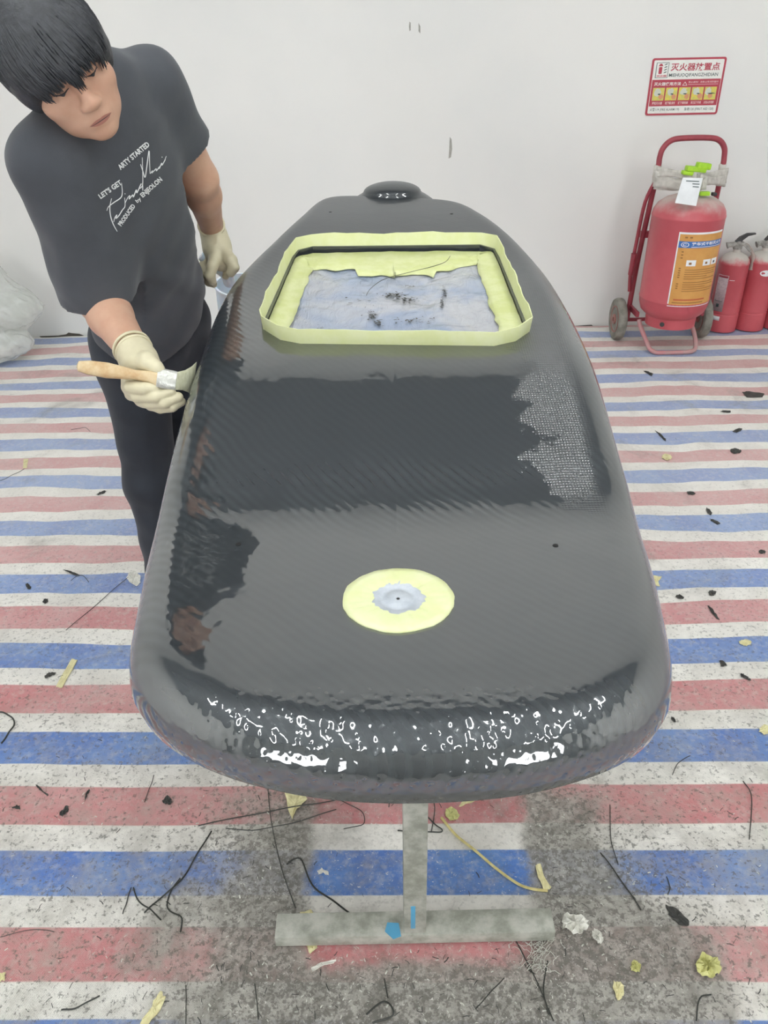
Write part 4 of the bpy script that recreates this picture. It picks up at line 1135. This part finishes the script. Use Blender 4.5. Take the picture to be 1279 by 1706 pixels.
# cloth tape wound from the uprights round the valve
def wrap(name, p0, p1, w, sag, mat, th=0.006):
    v = []; f = []; n = 16; r = random.Random(int(w * 999))
    for i in range(n + 1):
        t = i / n; c = np.asarray(p0) * (1 - t) + np.asarray(p1) * t; c = c + np.array([0, 0.0, -sag * 4 * t * (1 - t)])
        for k in range(5):
            c2 = c + np.array([0, -0.004 * math.sin(k * 2.2 + i * 0.9), w * (k / 4 - 0.5) * (1 - 0.35 * math.sin(math.pi * t))])
            v.append(c2)
    for i in range(n):
        for k in range(4): f.append((i * 5 + k, (i + 1) * 5 + k, (i + 1) * 5 + k + 1, i * 5 + k + 1))
    o = mesh(name, v, f, mat, cart); m = o.modifiers.new('t', 'SOLIDIFY'); m.thickness = th; m.offset = 0; return o
wrap('cloth_wrap', (1.478, 4.472, 0.925), (1.66, 4.31, 0.925), 0.085, 0.02, M_cloth)
wrap('cloth_wrap', (1.64, 4.315, 0.925), (1.868, 4.472, 0.93), 0.075, -0.01, M_cloth)
wrap('cloth_wrap', (1.485, 4.470, 0.90), (1.70, 4.302, 0.92), 0.06, 0.016, M_cloth, 0.012)
wrap('cloth_wrap', (1.66, 4.30, 0.935), (1.862, 4.468, 0.905), 0.06, 0.0, M_cloth, 0.012)
wrap('cloth_wrap', (1.487, 4.468, 0.955), (1.64, 4.304, 0.945), 0.05, -0.006, M_cloth, 0.010)
for cxr, nz_ in ((1.499, 0.93), (1.846, 0.93)):
    MB().lathe([(0.0165, -0.055), (0.0195, -0.05), (0.0185, -0.02), (0.021, 0.0), (0.0185, 0.025), (0.0195, 0.05), (0.0165, 0.055)], (cxr, 4.50, nz_), 20).build('cloth_binding', M_cloth, cart)
gm = MB()
for q, s2 in ((((1.64, 4.33, 0.985)), (0.10, 0.05, 0.024)), (((1.675, 4.325, 1.0)), (0.07, 0.045, 0.03)), (((1.60, 4.33, 0.968)), (0.055, 0.04, 0.02))):
    gm.box(q, s2, Matrix.Rotation(0.12, 3, 'Y'), bev=0.006)
gm.build('lime_valve_cap', M_green, cart)
MB().box((1.685, 4.27, 0.876), (0.05, 0.03, 0.02), bev=0.005).build('lime_seal', M_green, cart)
MB().box((1.735, 4.27, 0.872), (0.022, 0.03, 0.016), bev=0.003).build('pressure_gauge', M_black, cart)
# hanging card
cp = [PY(x, y, 4.215 + dy) for x, y, dy in ((1135, 295, 0.03), (1168, 296, 0.03), (1157, 342, -0.03), (1122, 337, -0.03))]
card = MB().prism([p + np.array([0, -0.02, 0]) for p in cp[::-1]], (0, 0.0015, 0.0008)).build('inspection_card', M_paper, cart, smooth=False); tag(card, 'blank white inspection card hanging on the shoulder')
for k, (u0, u1, vv) in enumerate(((0.2, 0.85, 0.10), (0.55, 0.9, 0.20), (0.6, 0.9, 0.3))):
    cq = lambda u, v: (1 - v) * ((1 - u) * cp[0] + u * cp[1]) + v * ((1 - u) * cp[3] + u * cp[2]) + np.array([0, -0.0225, 0.0])
    MB().prism([cq(u0, vv), cq(u1, vv), cq(u1, vv + 0.03), cq(u0, vv + 0.03)], (0, -0.0006, 0)).build('card_print', M_sink, card, smooth=False)
# label wrapped on the tank: angle measured from the camera side, z height
LA0, LA1, LZ0, LZ1 = math.radians(-21), math.radians(62), 0.318, 0.705
A_VIEW = math.atan2(TX, TY)            # direction of the viewer around the tank
def lpt(u, v, d):
    a = LA0 + (LA1 - LA0) * u - A_VIEW * 0.0
    r = TR + d
    return (TX + r * math.sin(a - 0.15), TY - r * math.cos(a - 0.15), LZ0 + (LZ1 - LZ0) * v)
def lrect(name, u0, v0, u1, v1, d, mat, parent):
    n = max(2, int(24 * (u1 - u0)) + 1); v = []; f = []
    for i in range(n + 1):
        u = u0 + (u1 - u0) * i / n
        v += [lpt(u, v0, d), lpt(u, v1, d), lpt(u, v0, d - 0.0006), lpt(u, v1, d - 0.0006)]
    for i in range(n):
        a, b = 4 * i, 4 * i + 4
        f += [(a, b, b + 1, a + 1), (a + 2, a + 3, b + 3, b + 2), (a, a + 2, b + 2, b), (a + 1, b + 1, b + 3, a + 3)]
    return autosmooth(mesh(name, v, f, mat, parent), 40)
def ltext(body, u0, u1, v, h, d, mat, parent, off=0.01):
    tv, tf = text2d(body, 1.0, off); x0, x1 = tv[:, 0].min(), tv[:, 0].max(); y0, y1 = tv[:, 1].min(), tv[:, 1].max()
    mesh('label_lettering', [lpt(u0 + (u1 - u0) * (q[0] - x0) / (x1 - x0), v + h * (q[1] - y0) / (y1 - y0), d) for q in tv], tf, mat, parent, smooth=False)
lab = lrect('label', 0, 0, 1, 1, 0.0012, M_paper, cart); tag(lab, 'orange and white label with a blue Chinese title band')
lrect('label_field', 0.025, 0.025, 0.985, 0.975, 0.0020, M_lorange, lab)
lrect('label_band', 0.025, 0.80, 0.985, 0.885, 0.0027, M_lblue, lab)
ltext('推车式干粉灭火器', 0.26, 0.96, 0.832, 0.044, 0.0033, M_paper, lab, 0.025)
lrect('label_print', 0.26, 0.810, 0.96, 0.816, 0.0033, M_paper, lab)
v_ = [lpt(0.14 + 0.075 * math.cos(a) * s3, 0.842 + 0.032 * math.sin(a) * s3, 0.0033) for a in np.linspace(0, 6.283, 24, endpoint=False) for s3 in (1, 0.8)]
mesh('label_emblem', v_, [(2 * i, (2 * i + 2) % 48, (2 * i + 3) % 48, 2 * i + 1) for i in range(24)], M_paper, lab, smooth=False)
v_ = [lpt(0.14 + 0.04 * math.cos(a) * s3, 0.842 + 0.017 * math.sin(a) * s3, 0.0033) for a in np.linspace(0.6, 5.6, 18) for s3 in (1, 0.65)]
mesh('label_emblem', v_, [(2 * i, 2 * i + 2, 2 * i + 3, 2 * i + 1) for i in range(17)], M_paper, lab, smooth=False)
for u in (0.12, 0.21): lrect('label_print', u, 0.925, u + 0.05, 0.945, 0.0026, M_lbrown, lab)
for u in (0.22, 0.55, 0.76):
    w_ = lrect('label_picture', u, 0.56, u + 0.18, 0.64, 0.0027, M_paper, lab)
    lrect('label_picture_mark', u + 0.05, 0.58, u + 0.10, 0.61, 0.0033, M_lbrown if u < 0.7 else M_black, lab)
for k, v0 in enumerate((0.505, 0.475, 0.445, 0.415, 0.385, 0.335, 0.305, 0.275, 0.245, 0.215)):
    lrect('label_print', 0.22, v0, (0.95, 0.9, 0.93, 0.7)[k % 4], v0 + 0.008, 0.0026, M_lbrown, lab)
lrect('label_print', 0.10, 0.09, 0.75, 0.106, 0.0026, M_lred, lab)
lrect('label_print', 0.08, 0.05, 0.72, 0.062, 0.0026, M_lbrown, lab)
for k, v0 in enumerate((0.74, 0.70, 0.66, 0.52, 0.49, 0.46, 0.43, 0.40, 0.31, 0.28, 0.25)):
    lrect('label_print', 0.10, v0, 0.14, v0 + 0.015, 0.0026, M_lbrown, lab)

# ================================================================== HAND EXTINGUISHERS
M_small = dust_mat(0.415, 0.455)
M_grey = pm('dusty_grey_fitting', S(168, 166, 160), 0.6, col2=S(130, 128, 122), vscale=50)
M_hose = pm('dusty_hose', S(176, 160, 152), 0.7, col2=S(160, 146, 138), vscale=40)
def hand_ext(x, y, R_, h, label, rot, sticker):
    g = thing('hand_fire_extinguisher', (x, y, 0.008), label, 'fire extinguisher', 'small red fire extinguishers by the wall')
    prof = [(R_ - 0.008, 0.010), (R_, 0.014), (R_, 0.115), (R_ - 0.0025, 0.118), (R_ - 0.0025, 0.126), (R_, 0.129), (R_, h - 0.075), (R_ + 0.001, h - 0.073), (R_ + 0.001, h - 0.069), (R_, h - 0.067), (R_ - 0.006, h - 0.05), (R_ - 0.026, h - 0.026), (R_ - 0.05, h - 0.014), (0.022, h - 0.010), (0.020, h + 0.012)]
    MB().lathe(prof, (x, y, 0), 40).build('cylinder', M_small, g)
    MB().lathe([(0.024, 0), (0.026, 0.006), (0.024, 0.026), (0.016, 0.03), (0.016, 0.045)], (x, y, h + 0.008), 20).build('valve', M_grey, g)
    Rm = Matrix.Rotation(rot, 3, 'Z')
    def q(a, b, c): v = Rm @ Vector((a, b, 0)); return (x + v.x, y + v.y, h + c)
    MB().tube([q(-0.012, 0, 0.035), q(-0.05, 0, 0.03), q(-0.062, 0, 0.026)], [0.015, 0.015, 0.019], 12).build('gauge', M_grey, g)
    lev = MB(); prof2 = [q(-0.02, -0.012, 0.05), q(0.0, -0.012, 0.075), q(0.04, -0.012, 0.096), q(0.085, -0.012, 0.098), q(0.085, -0.012, 0.092), q(0.045, -0.012, 0.082), q(0.02, -0.012, 0.06), q(0.012, -0.012, 0.046)]
    w = Rm @ Vector((0, 0.024, 0)); lev.prism(prof2, tuple(w)).build('lever', M_black, g)
    lev = MB(); prof2 = [q(0.0, -0.011, 0.042), q(0.03, -0.011, 0.048), q(0.06, -0.011, 0.03), q(0.08, -0.011, -0.005), q(0.075, -0.011, -0.012), q(0.05, -0.011, 0.012), q(0.028, -0.011, 0.03), q(0.0, -0.011, 0.03)]
    w = Rm @ Vector((0, 0.022, 0)); lev.prism(prof2, tuple(w)).build('carry_handle', M_grey, g)
    MB().tube(spline([q(0.012, 0, 0.028), q(0.05, 0.0, 0.03), q(R_ + 0.012, -0.005, -0.03), q(R_ + 0.016, -0.01, -0.11)], 6), [0.009] * 12 + [0.012] * 6 + [0.015], 12).build('hose', M_hose, g)
    return g
def eplate(g, x, y, R_, a0, a1, z0, z1, name, mat, d=0.001):
    v = []; f = []
    for i in range(9):
        a = a0 + (a1 - a0) * i / 8
        for r_ in (R_ + d, R_ + d - 0.0007):
            v += [(x + r_ * math.sin(a), y - r_ * math.cos(a), z0), (x + r_ * math.sin(a), y - r_ * math.cos(a), z1)]
    for i in range(8):
        a, b = 4 * i, 4 * i + 4
        f += [(a, b, b + 1, a + 1), (a + 2, a + 3, b + 3, b + 2), (a, a + 2, b + 2, b), (a + 1, b + 1, b + 3, a + 3)]
    return mesh(name, v, f, mat, g)
M_elab = pm('grey_printed_label', S(196, 178, 180), 0.5, col2=S(170, 150, 156), vscale=70)
exs = [(2.108, 4.70, 0.086, 0.485), (2.283, 4.712, 0.086, 0.487), (2.463, 4.72, 0.086, 0.487)]
labels = ['small red hand fire extinguisher nearest the wheeled trolley, with a grey paper label', 'small red hand fire extinguisher with an oval white sticker, middle of the three', 'small red hand fire extinguisher farthest from the trolley, cut off by the photo edge']
for k, (x, y, R_, h) in enumerate(exs):
    g = hand_ext(x, y, R_, h, labels[k], 0.15 * k - 0.1, k)
    if k == 0:
        e = eplate(g, x, y, R_, -1.35, -0.55, 0.14, 0.355, 'paper_label', M_elab)
        eplate(e, x, y, R_, -1.3, -0.6, 0.34, 0.352, 'label_stripe', M_tube, 0.0016); eplate(e, x, y, R_, -1.25, -0.7, 0.20, 0.203, 'label_stripe', M_sink, 0.0016)
        eplate(e, x, y, R_, -1.05, -0.85, 0.165, 0.185, 'label_mark', M_sink, 0.0016)
        eplate(g, x, y, R_, -1.1, -0.62, 0.085, 0.11, 'small_label', M_paper)
        eplate(g, x, y, R_, -0.48, -0.15, 0.328, 0.331, 'scratch', M_paper)
    else:
        z_, a_ = 0.365, -0.05
        v = [(x + (R_ + 0.001) * math.sin(a_), y - (R_ + 0.001) * math.cos(a_), z_)]
        for i in range(20):
            t = 2 * math.pi * i / 20; aa = a_ + 0.42 * math.cos(t)
            v.append((x + (R_ + 0.001) * math.sin(aa), y - (R_ + 0.001) * math.cos(aa), z_ + 0.018 * math.sin(t)))
        o = mesh('oval_sticker', v, [(0, i + 1, (i + 1) % 20 + 1) for i in range(20)], M_paper, g)

# ================================================================== CLEAR PLASTIC BAG
M_bag = pm('cloudy_polythene', S(240, 242, 240), 0.18, col2=S(222, 226, 218), vscale=7, trans=0.35, alpha=0.72, bump=0.6, bscale=14, spec=0.6)
bc = PH(4, 604, 0.0)
Bg = Field(np.array([bc[0] - 0.5, bc[1] - 0.3, 0.0]), np.array([bc[0] + 0.42, bc[1] + 0.42, 0.62]), 0.009)
Bg.ell((bc[0] - 0.06, bc[1] + 0.02, 0.11), (0.27, 0.17, 0.11), None, 0.05)
Bg.ell((bc[0] - 0.02, bc[1] + 0.10, 0.29), (0.28, 0.2, 0.15), None, 0.02)
Bg.ell((bc[0] - 0.08, bc[1] + 0.12, 0.42), (0.20, 0.16, 0.13), None, 0.06)
Bg.disp(lambda X, Y_, Z_: 0.026 * np.abs(wob(X, Y_, Z_, 17, 51)) + 0.016 * np.abs(wob(X, Y_, Z_, 44, 52)) + 0.009 * np.abs(wob(X, Y_, Z_, 95, 53)) - 0.02)
Bg.cut((0, 0, 0.014), (0, 0, -1))
tag(mesh('plastic_bag', *Bg.surf(), M_bag), 'crumpled cloudy white plastic bag against the back wall behind the person', 'bag')

# ================================================================== LITTER ON THE FLOOR
M_scrap = pm('old_masking_tape', S(226, 220, 172), 0.7, col2=S(208, 198, 150), vscale=60, bump=0.4, bscale=90)
M_yscrap = pm('yellow_tape_scrap', S(208, 206, 140), 0.6, col2=S(190, 188, 124), vscale=60, bump=0.5, bscale=90)
M_chunk = pm('white_foam_scrap', S(232, 230, 222), 0.7, col2=S(206, 204, 194), vscale=50, bump=0.5, bscale=80)
M_thread = pm('black_carbon_thread', S(52, 54, 50), 0.5); M_dark = pm('dark_scrap', S(66, 66, 62), 0.6, col2=S(48, 48, 46), vscale=60)
M_ycord = pm('yellow_cord', S(222, 210, 150), 0.6, col2=S(200, 186, 120), vscale=70); M_fib = pm('pale_glass_fibre', S(200, 200, 190), 0.5)
def fz(x, y): return float(tarp_z(np.float64(x), np.float64(y)))
def scrap(name, px, mat, label, cat, lift=0.004, crump=0.003, seed=0, group=None, base=None):
    """flat torn piece: px outline on the floor, filled and crumpled"""
    P = np.array([PH(x, y, 0.008) for x, y in px]); r = np.random.RandomState(seed + 1)
    n = len(P); c = P.mean(0); fine = []
    for i in range(n):
        a, b = P[i], P[(i + 1) % n]
        fine += [a, a * 0.67 + b * 0.33 + r.normal(size=3) * 0.0012, a * 0.33 + b * 0.67 + r.normal(size=3) * 0.0012]
    fine = np.array(fine); m = len(fine); v = [c]; f = []
    for k in (0.35, 0.7, 1.0):
        for i in range(m): v.append(c + (fine[i] - c) * k)
    v = np.array(v)
    for i, p in enumerate(v): v[i, 2] = (fz(p[0], p[1]) if base is None else base) + lift * (0.4 + 0.6 * r.rand()) + crump * r.rand()
    for i in range(m):
        j = (i + 1) % m; f.append((0, 1 + i, 1 + j))
        for k in range(2): f.append((1 + k * m + i, 1 + (k + 1) * m + i, 1 + (k + 1) * m + j, 1 + k * m + j))
    v2 = v.copy(); v2[:, 2] -= 0.0012; nv = len(v)
    f2 = [tuple(q + nv for q in t[::-1]) for t in f]; rim = [(1 + 2 * m + i, 1 + 2 * m + i + nv, 1 + 2 * m + (i + 1) % m + nv, 1 + 2 * m + (i + 1) % m) for i in range(m)]
    o = mesh(name, np.vstack([v, v2]), f + f2 + rim, mat, None, smooth=False)
    return tag(o, label, cat, group)
def ell_px(cx, cy, a, b, rot=0, n=9, j=0.2, seed=0):
    r = random.Random(seed); out = []
    for i in range(n):
        w = 2 * math.pi * i / n; k = 1 + r.uniform(-j, j); x, y = a * k * math.cos(w), b * k * math.sin(w)
        out.append((cx + x * math.cos(rot) - y * math.sin(rot), cy + x * math.sin(rot) + y * math.cos(rot)))
    return out
def thread(name, px, r_, mat, label, cat, group=None, hop=0.004, seed=0):
    r = random.Random(seed); P = [PH(x, y, 0.01) for x, y in px]; S_ = spline(P, 6); pts = []
    for i, p in enumerate(S_):
        pts.append((p[0], p[1], fz(p[0], p[1]) + r_ + 0.0006 + hop * (0.5 + 0.5 * math.sin(i * 0.8 + seed)) * (0.2 + 0.8 * math.sin(math.pi * i / (len(S_) - 1)))))
    return tag(MB().tube(pts, r_, 5).build(name, mat, None), label, cat, group)
scrap('tape_strip', [(119, 1097), (129, 1099), (104, 1146), (93, 1144)], M_scrap, 'straight beige strip of masking tape beside a blue stripe, left floor', 'tape', seed=1, crump=0.001)
scrap('tape_strip', [(39, 764), (47, 764), (45, 780), (38, 780)], M_scrap, 'tiny upright beige tape scrap on a red stripe, far left floor', 'tape', seed=2, crump=0.001)
scrap('foil_scrap', ell_px(223, 965, 11, 12, 0.5, seed=2), M_chunk, 'crumpled white scrap on a blue stripe beside the board edge', 'scrap', seed=3)
scrap('tape_scrap', [(474, 1322), (503, 1316), (512, 1332), (500, 1345), (492, 1352), (487, 1366), (480, 1350)], M_scrap, 'torn cream tape scrap on the floor just left of the board tail', 'tape', seed=4)
scrap('tape_scrap', [(764, 1345), (775, 1328), (812, 1316), (800, 1332), (775, 1340)], M_scrap, 'pointed cream tape scrap right of the stand post', 'tape', seed=5)
scrap('tape_scrap', [(500, 1520), (518, 1516), (528, 1528), (520, 1538), (503, 1536)], M_scrap, 'cream tape scrap beside the left end of the stand foot', 'tape', seed=6)
scrap('tape_scrap', [(510, 1575), (525, 1566), (528, 1580), (516, 1590)], M_scrap, 'cream tape scrap in front of the left stand foot', 'tape', seed=26)
scrap('tape_scrap', [(268, 1652), (276, 1660), (262, 1690), (248, 1706), (233, 1706), (250, 1682), (256, 1668)], M_scrap, 'long torn cream tape strip at the bottom left of the floor', 'tape', seed=7)
scrap('tape_scrap', [(0, 1622), (10, 1620), (8, 1634), (0, 1636)], M_scrap, 'small cream tape scrap at the left edge of the photo', 'tape', seed=8)
scrap('tape_scrap', [(892, 1442), (900, 1440), (906, 1460), (918, 1480), (905, 1485), (896, 1462)], M_scrap, 'forked cream tape scrap at the end of the yellow cord', 'tape', seed=9)
scrap('tape_scrap', ell_px(752, 1358, 14, 10, 0.6, seed=4), M_yscrap, 'small yellow tape knot at the start of the yellow cord', 'tape', seed=10)
scrap('foam_scrap', ell_px(957, 1544, 21, 17, 0.4, seed=5), M_chunk, 'larger white foam lump right of the stand foot', 'scrap', lift=0.016, crump=0.012, seed=11)
scrap('foam_scrap', ell_px(994, 1563, 8, 14, -0.4, seed=6), M_chunk, 'smaller white foam lump next to the larger white lump', 'scrap', lift=0.010, crump=0.006, seed=12)
scrap('tape_ball', ell_px(1178, 1614, 24, 20, 0.2, 11, seed=7), M_yscrap, 'crumpled yellow tape ball on the dirty red stripe, lower right', 'tape', lift=0.012, crump=0.014, seed=13)
scrap('tape_scrap', ell_px(1058, 1612, 10, 9, 0.3, seed=8), M_yscrap, 'small curled yellow tape scrap between white lumps and yellow ball', 'tape', lift=0.006, crump=0.006, seed=14)
scrap('tape_scrap', ell_px(1030, 1650, 9, 17, -0.2, seed=9), M_scrap, 'pale yellow curved tape scrap at the lower right floor', 'tape', seed=15)
scrap('tape_scrap', ell_px(1111, 761, 8, 6, 0, seed=10), M_scrap, 'small cream tape scrap on a red stripe right of the board', 'tape', seed=16)
scrap('tape_scrap', ell_px(1241, 1071, 11, 5, 0, seed=11), M_scrap, 'small cream tape scrap on the edge of a blue stripe, far right', 'tape', seed=17)
scrap('tape_scrap', [(1086, 958), (1102, 962), (1096, 970), (1099, 978), (1088, 976)], M_scrap, 'cream tape scrap peeping out beside the right board edge', 'tape', seed=18)
scrap('tape_scrap', ell_px(1272, 1216, 9, 8, 0, seed=12), M_scrap, 'cream tape scrap at the right edge of the photo', 'tape', seed=19)
scrap('black_scrap', [(1236, 652), (1248, 650), (1273, 655), (1270, 661), (1244, 661)], M_dark, 'flat dark grey scrap on a red stripe in front of the extinguishers', 'scrap', seed=20, crump=0.001)
scrap('dark_leaf', [(1108, 1508), (1125, 1513), (1146, 1534), (1147, 1543), (1130, 1542), (1113, 1524)], M_dark, 'dark torn scrap on the lower right white stripe', 'scrap', seed=21)
scrap('white_curl', [(528, 1452), (536, 1447), (547, 1453), (548, 1459), (538, 1453), (530, 1458)], M_chunk, 'small white curl on the blue stripe left of the post', 'scrap', seed=22)
scrap('white_curl', [(519, 1612), (535, 1604), (560, 1600), (556, 1606), (535, 1610), (520, 1620)], M_chunk, 'long white shaving in front of the stand foot', 'scrap', seed=23)
dl = 'small dark carbon shaving lying on the striped sheet right of the board'
for k, (x, y, a, b, rt) in enumerate(((1150, 821, 7, 3, 0.1), (1181, 852, 8, 3, 0.8), (1190, 868, 8, 2.5, 0.3), (1270, 920, 6, 4, 0), (1185, 990, 8, 5, 0.4), (1133, 995, 6, 3, 0.2), (1186, 1020, 16, 2.5, 0.9), (1204, 1107, 8, 5, 0.5),
                                  (1080, 622, 9, 2, 0.5), (1101, 726, 12, 2, 0.8), (1228, 719, 8, 2.5, -0.3), (1225, 752, 10, 4, 0.1), (1240, 1128, 12, 2.5, 0.5), (1122, 1200, 6, 2.5, 1.0), (1210, 686, 9, 1.5, 0.1))):
    scrap('carbon_shaving', ell_px(x, y, a, b, rt, 7, 0.35, k), M_dark, dl, 'shaving', group='dark shavings on the right floor', seed=30 + k)
dl2 = 'small dark carbon shaving lying on the striped sheet left of the board'
for k, (x, y, a, b, rt) in enumerate(((168, 822, 8, 2, -0.4), (222, 835, 6, 2, 0.9), (118, 955, 12, 2, 0.3), (48, 978, 6, 4, 0.9), (76, 1004, 6, 4, 0), (84, 1124, 9, 3, -0.4), (278, 1333, 8, 7, 0.4), (70, 1318, 16, 2, 0.7), (28, 1346, 7, 3, 0), (145, 1325, 10, 2, -1.1), (108, 1352, 10, 4, -0.9))):
    scrap('carbon_shaving', ell_px(x, y, a, b, rt, 7, 0.35, k), M_dark, dl2, 'shaving', group='dark shavings on the left floor', seed=60 + k)
thread('yellow_cord', [(735, 1362), (760, 1392), (800, 1425), (845, 1462), (880, 1480), (912, 1484)], 0.0032, M_ycord, 'yellow cord running down to the right of the stand post', 'cord', hop=0.002)
thread('black_wire', [(0, 1186), (12, 1190), (24, 1203), (14, 1222), (2, 1238)], 0.0022, M_thread, 'bent black wire at the left edge of the photo', 'wire')
tl = 'thin black carbon thread curled on the dirty floor around the stand'
for k, (pts, r_) in enumerate((
        ([(330, 1375), (430, 1355), (520, 1340), (592, 1326)], 0.0014), ([(376, 1380), (430, 1382), (490, 1370), (560, 1348)], 0.0012), ([(446, 1312), (452, 1370), (470, 1450), (492, 1512)], 0.001),
        ([(352, 1384), (330, 1420), (300, 1468), (262, 1500), (240, 1520)], 0.0018), ([(222, 1478), (230, 1500), (250, 1515), (268, 1532)], 0.0016), ([(300, 1462), (282, 1490), (280, 1515), (302, 1528), (300, 1552)], 0.0016),
        ([(218, 1478), (210, 1505), (204, 1522)], 0.0012), ([(477, 1440), (500, 1430), (520, 1474), (560, 1505), (605, 1534), (640, 1540), (662, 1565)], 0.0019), ([(520, 1545), (580, 1560), (640, 1566)], 0.0016),
        ([(670, 1328), (700, 1350), (728, 1376), (735, 1385), (700, 1386), (662, 1383)], 0.0016), ([(720, 1325), (724, 1350), (718, 1386)], 0.0012), ([(832, 1532), (862, 1572), (896, 1640), (922, 1700)], 0.0012), ([(1000, 1420), (1030, 1460), (1068, 1516)], 0.0014),
        ([(1016, 1340), (1018, 1400), (1030, 1440)], 0.001), ([(102, 1682), (130, 1678), (166, 1658)], 0.0016), ([(309, 1640), (310, 1672), (309, 1704)], 0.0009), ([(424, 1638), (428, 1670), (430, 1698)], 0.0011), ([(1238, 1300), (1252, 1330), (1248, 1398)], 0.0012),
        ([(1120, 1290), (1130, 1270), (1150, 1258)], 0.001), ([(610, 1690), (640, 1668), (655, 1690), (620, 1704)], 0.0018), ([(640, 1630), (646, 1662)], 0.0014), ([(1160, 1700), (1165, 1664), (1185, 1656)], 0.0014), ([(792, 1680), (820, 1650), (840, 1628)], 0.001),
        ([(240, 1335), (250, 1310), (256, 1290)], 0.0009), ([(0, 1560), (60, 1548), (90, 1552)], 0.0008), ([(915, 1690), (905, 1650), (912, 1600)], 0.0014), ([(1110, 1460), (1116, 1478), (1112, 1490)], 0.0012), ([(560, 1330), (600, 1350), (605, 1372), (572, 1380)], 0.001))):
    thread('carbon_thread', pts, r_, M_thread, tl, 'thread', 'loose black threads round the stand', seed=k)
tl3 = 'very fine dark thread on the striped sheet left of the person'
for k, pts in enumerate(([(118, 968), (135, 958), (148, 970)], [(110, 1050), (170, 1000), (226, 952)], [(118, 715), (140, 712), (150, 718)], [(0, 800), (20, 792), (40, 780)])):
    thread('fine_thread', pts, 0.001, M_thread, 'very fine dark thread on the far striped sheet, left floor', 'thread', 'fine threads on the left floor', seed=k)
# tangle of pale glass fibre beside the stand foot
tg = MB(); r = random.Random(4)
for k in range(46):
    c = (895 + r.gauss(0, 16), 1585 + r.gauss(0, 24)); a = r.uniform(0, 6.28); L = r.uniform(14, 40)
    px = [(c[0] + L * t * math.cos(a + t * r.uniform(-1.5, 1.5)), c[1] + L * t * math.sin(a + t * 0.8)) for t in (-0.5, -0.2, 0.2, 0.5)]
    pts = [PH(x, y, 0.01) for x, y in px]; tg.tube([(p[0], p[1], fz(p[0], p[1]) + 0.001 + r.uniform(0, 0.01)) for p in spline(pts, 3)], 0.0006, 4)
tag(tg.build('fibre_tangle', M_fib, None), 'tangle of pale glass fibres beside the right end of the stand foot', 'fibres')
# fine litter: too much to count
def litter(name, mat, n, seed, label, size, thin):
    r = np.random.RandomState(seed); v = []; f = []
    while len(f) < n:
        x = r.normal(0.06, 0.55); y = 0.45 + abs(r.normal(0, 0.5)) if r.rand() < 0.8 else r.uniform(0.5, 3.5)
        if r.rand() < 0.15: x = r.uniform(-2, 2.2)
        if abs(x - 0.05) < 0.3 and 0.9 < y < 1.2 and r.rand() < 0.75: continue
        a = r.uniform(0, 6.283); L = size * r.uniform(0.4, 1.6); w = L * thin * r.uniform(0.5, 1.5)
        c, s_ = math.cos(a), math.sin(a); z = fz(x, y) + 0.0012; b = r.uniform(-0.4, 0.4) * L; q = len(v)
        h1, h2 = r.uniform(0, 0.003, 2)
        for (u, t, h) in ((-L, -w, 0), (-L, w, 0.0005), (0, w + b * 0.5, h1), (0, -w + b * 0.5, h1), (L, -w, h2), (L, w, h2)):
            v.append((x + u * c - t * s_, y + u * s_ + t * c, z + h))
        f += [(q, q + 3, q + 2, q + 1), (q + 3, q + 4, q + 5, q + 2)]
    o = mesh(name, v, f, mat, None, smooth=False); tag(o, label, 'litter', kind='stuff')
litter('pale_fibre_litter', M_fib, 3600, 1, 'scattered pale fibre crumbs littering the floor round the stand', 0.0024, 0.28)
litter('dark_fibre_litter', M_thread, 3400, 2, 'scattered dark fibre clippings littering the floor round the stand', 0.0048, 0.10)
# shavings on the hatch film
def shavings():
    r = np.random.RandomState(9); v = []; f = []
    for cx, cy, a, b, n in ((655, 492, 16, 4, 60), (676, 500, 16, 4, 50), (740, 488, 3, 7, 26), (736, 505, 2, 8, 18), (618, 526, 9, 6, 34), (630, 540, 6, 5, 20), (690, 535, 28, 4, 26), (532, 548, 6, 6, 8), (600, 505, 30, 20, 14), (680, 478, 12, 2, 8)):
        for _ in range(n):
            p = PF(cx + r.normal() * a * 0.6, cy + r.normal() * b * 0.6 + (0.25 * a * r.normal() if b > 6 else 0), lambda y: deck_h(y) - 0.0145)
            ang = r.uniform(0, 6.28); L = r.uniform(0.002, 0.005); w = L * r.uniform(0.25, 0.6); z = deck_h(p[1]) - 0.0140 + r.uniform(0, 0.003); q = len(v)
            for u, t in ((-L, -w), (L, -w * 0.6), (L * 0.8, w), (-L * 0.7, w * 0.8)): v.append((p[0] + u * math.cos(ang) - t * math.sin(ang), p[1] + u * math.sin(ang) + t * math.cos(ang), z))
            f.append((q, q + 1, q + 2, q + 3))
    o = mesh('film_shavings', v, f, M_dark, None, smooth=False); tag(o, 'black carbon crumbs scattered on the clear hatch film', 'litter', kind='stuff')
shavings()
P_ = [PF(x, y, lambda q: deck_h(q) - 0.009) for x, y in ((610, 492), (618, 480), (640, 465), (680, 454), (720, 444), (742, 436), (750, 426))]
tag(MB().tube(spline(P_, 5), 0.0007, 5).build('carbon_thread', M_thread, None), 'thin curved dark thread lying across the clear hatch film', 'thread')
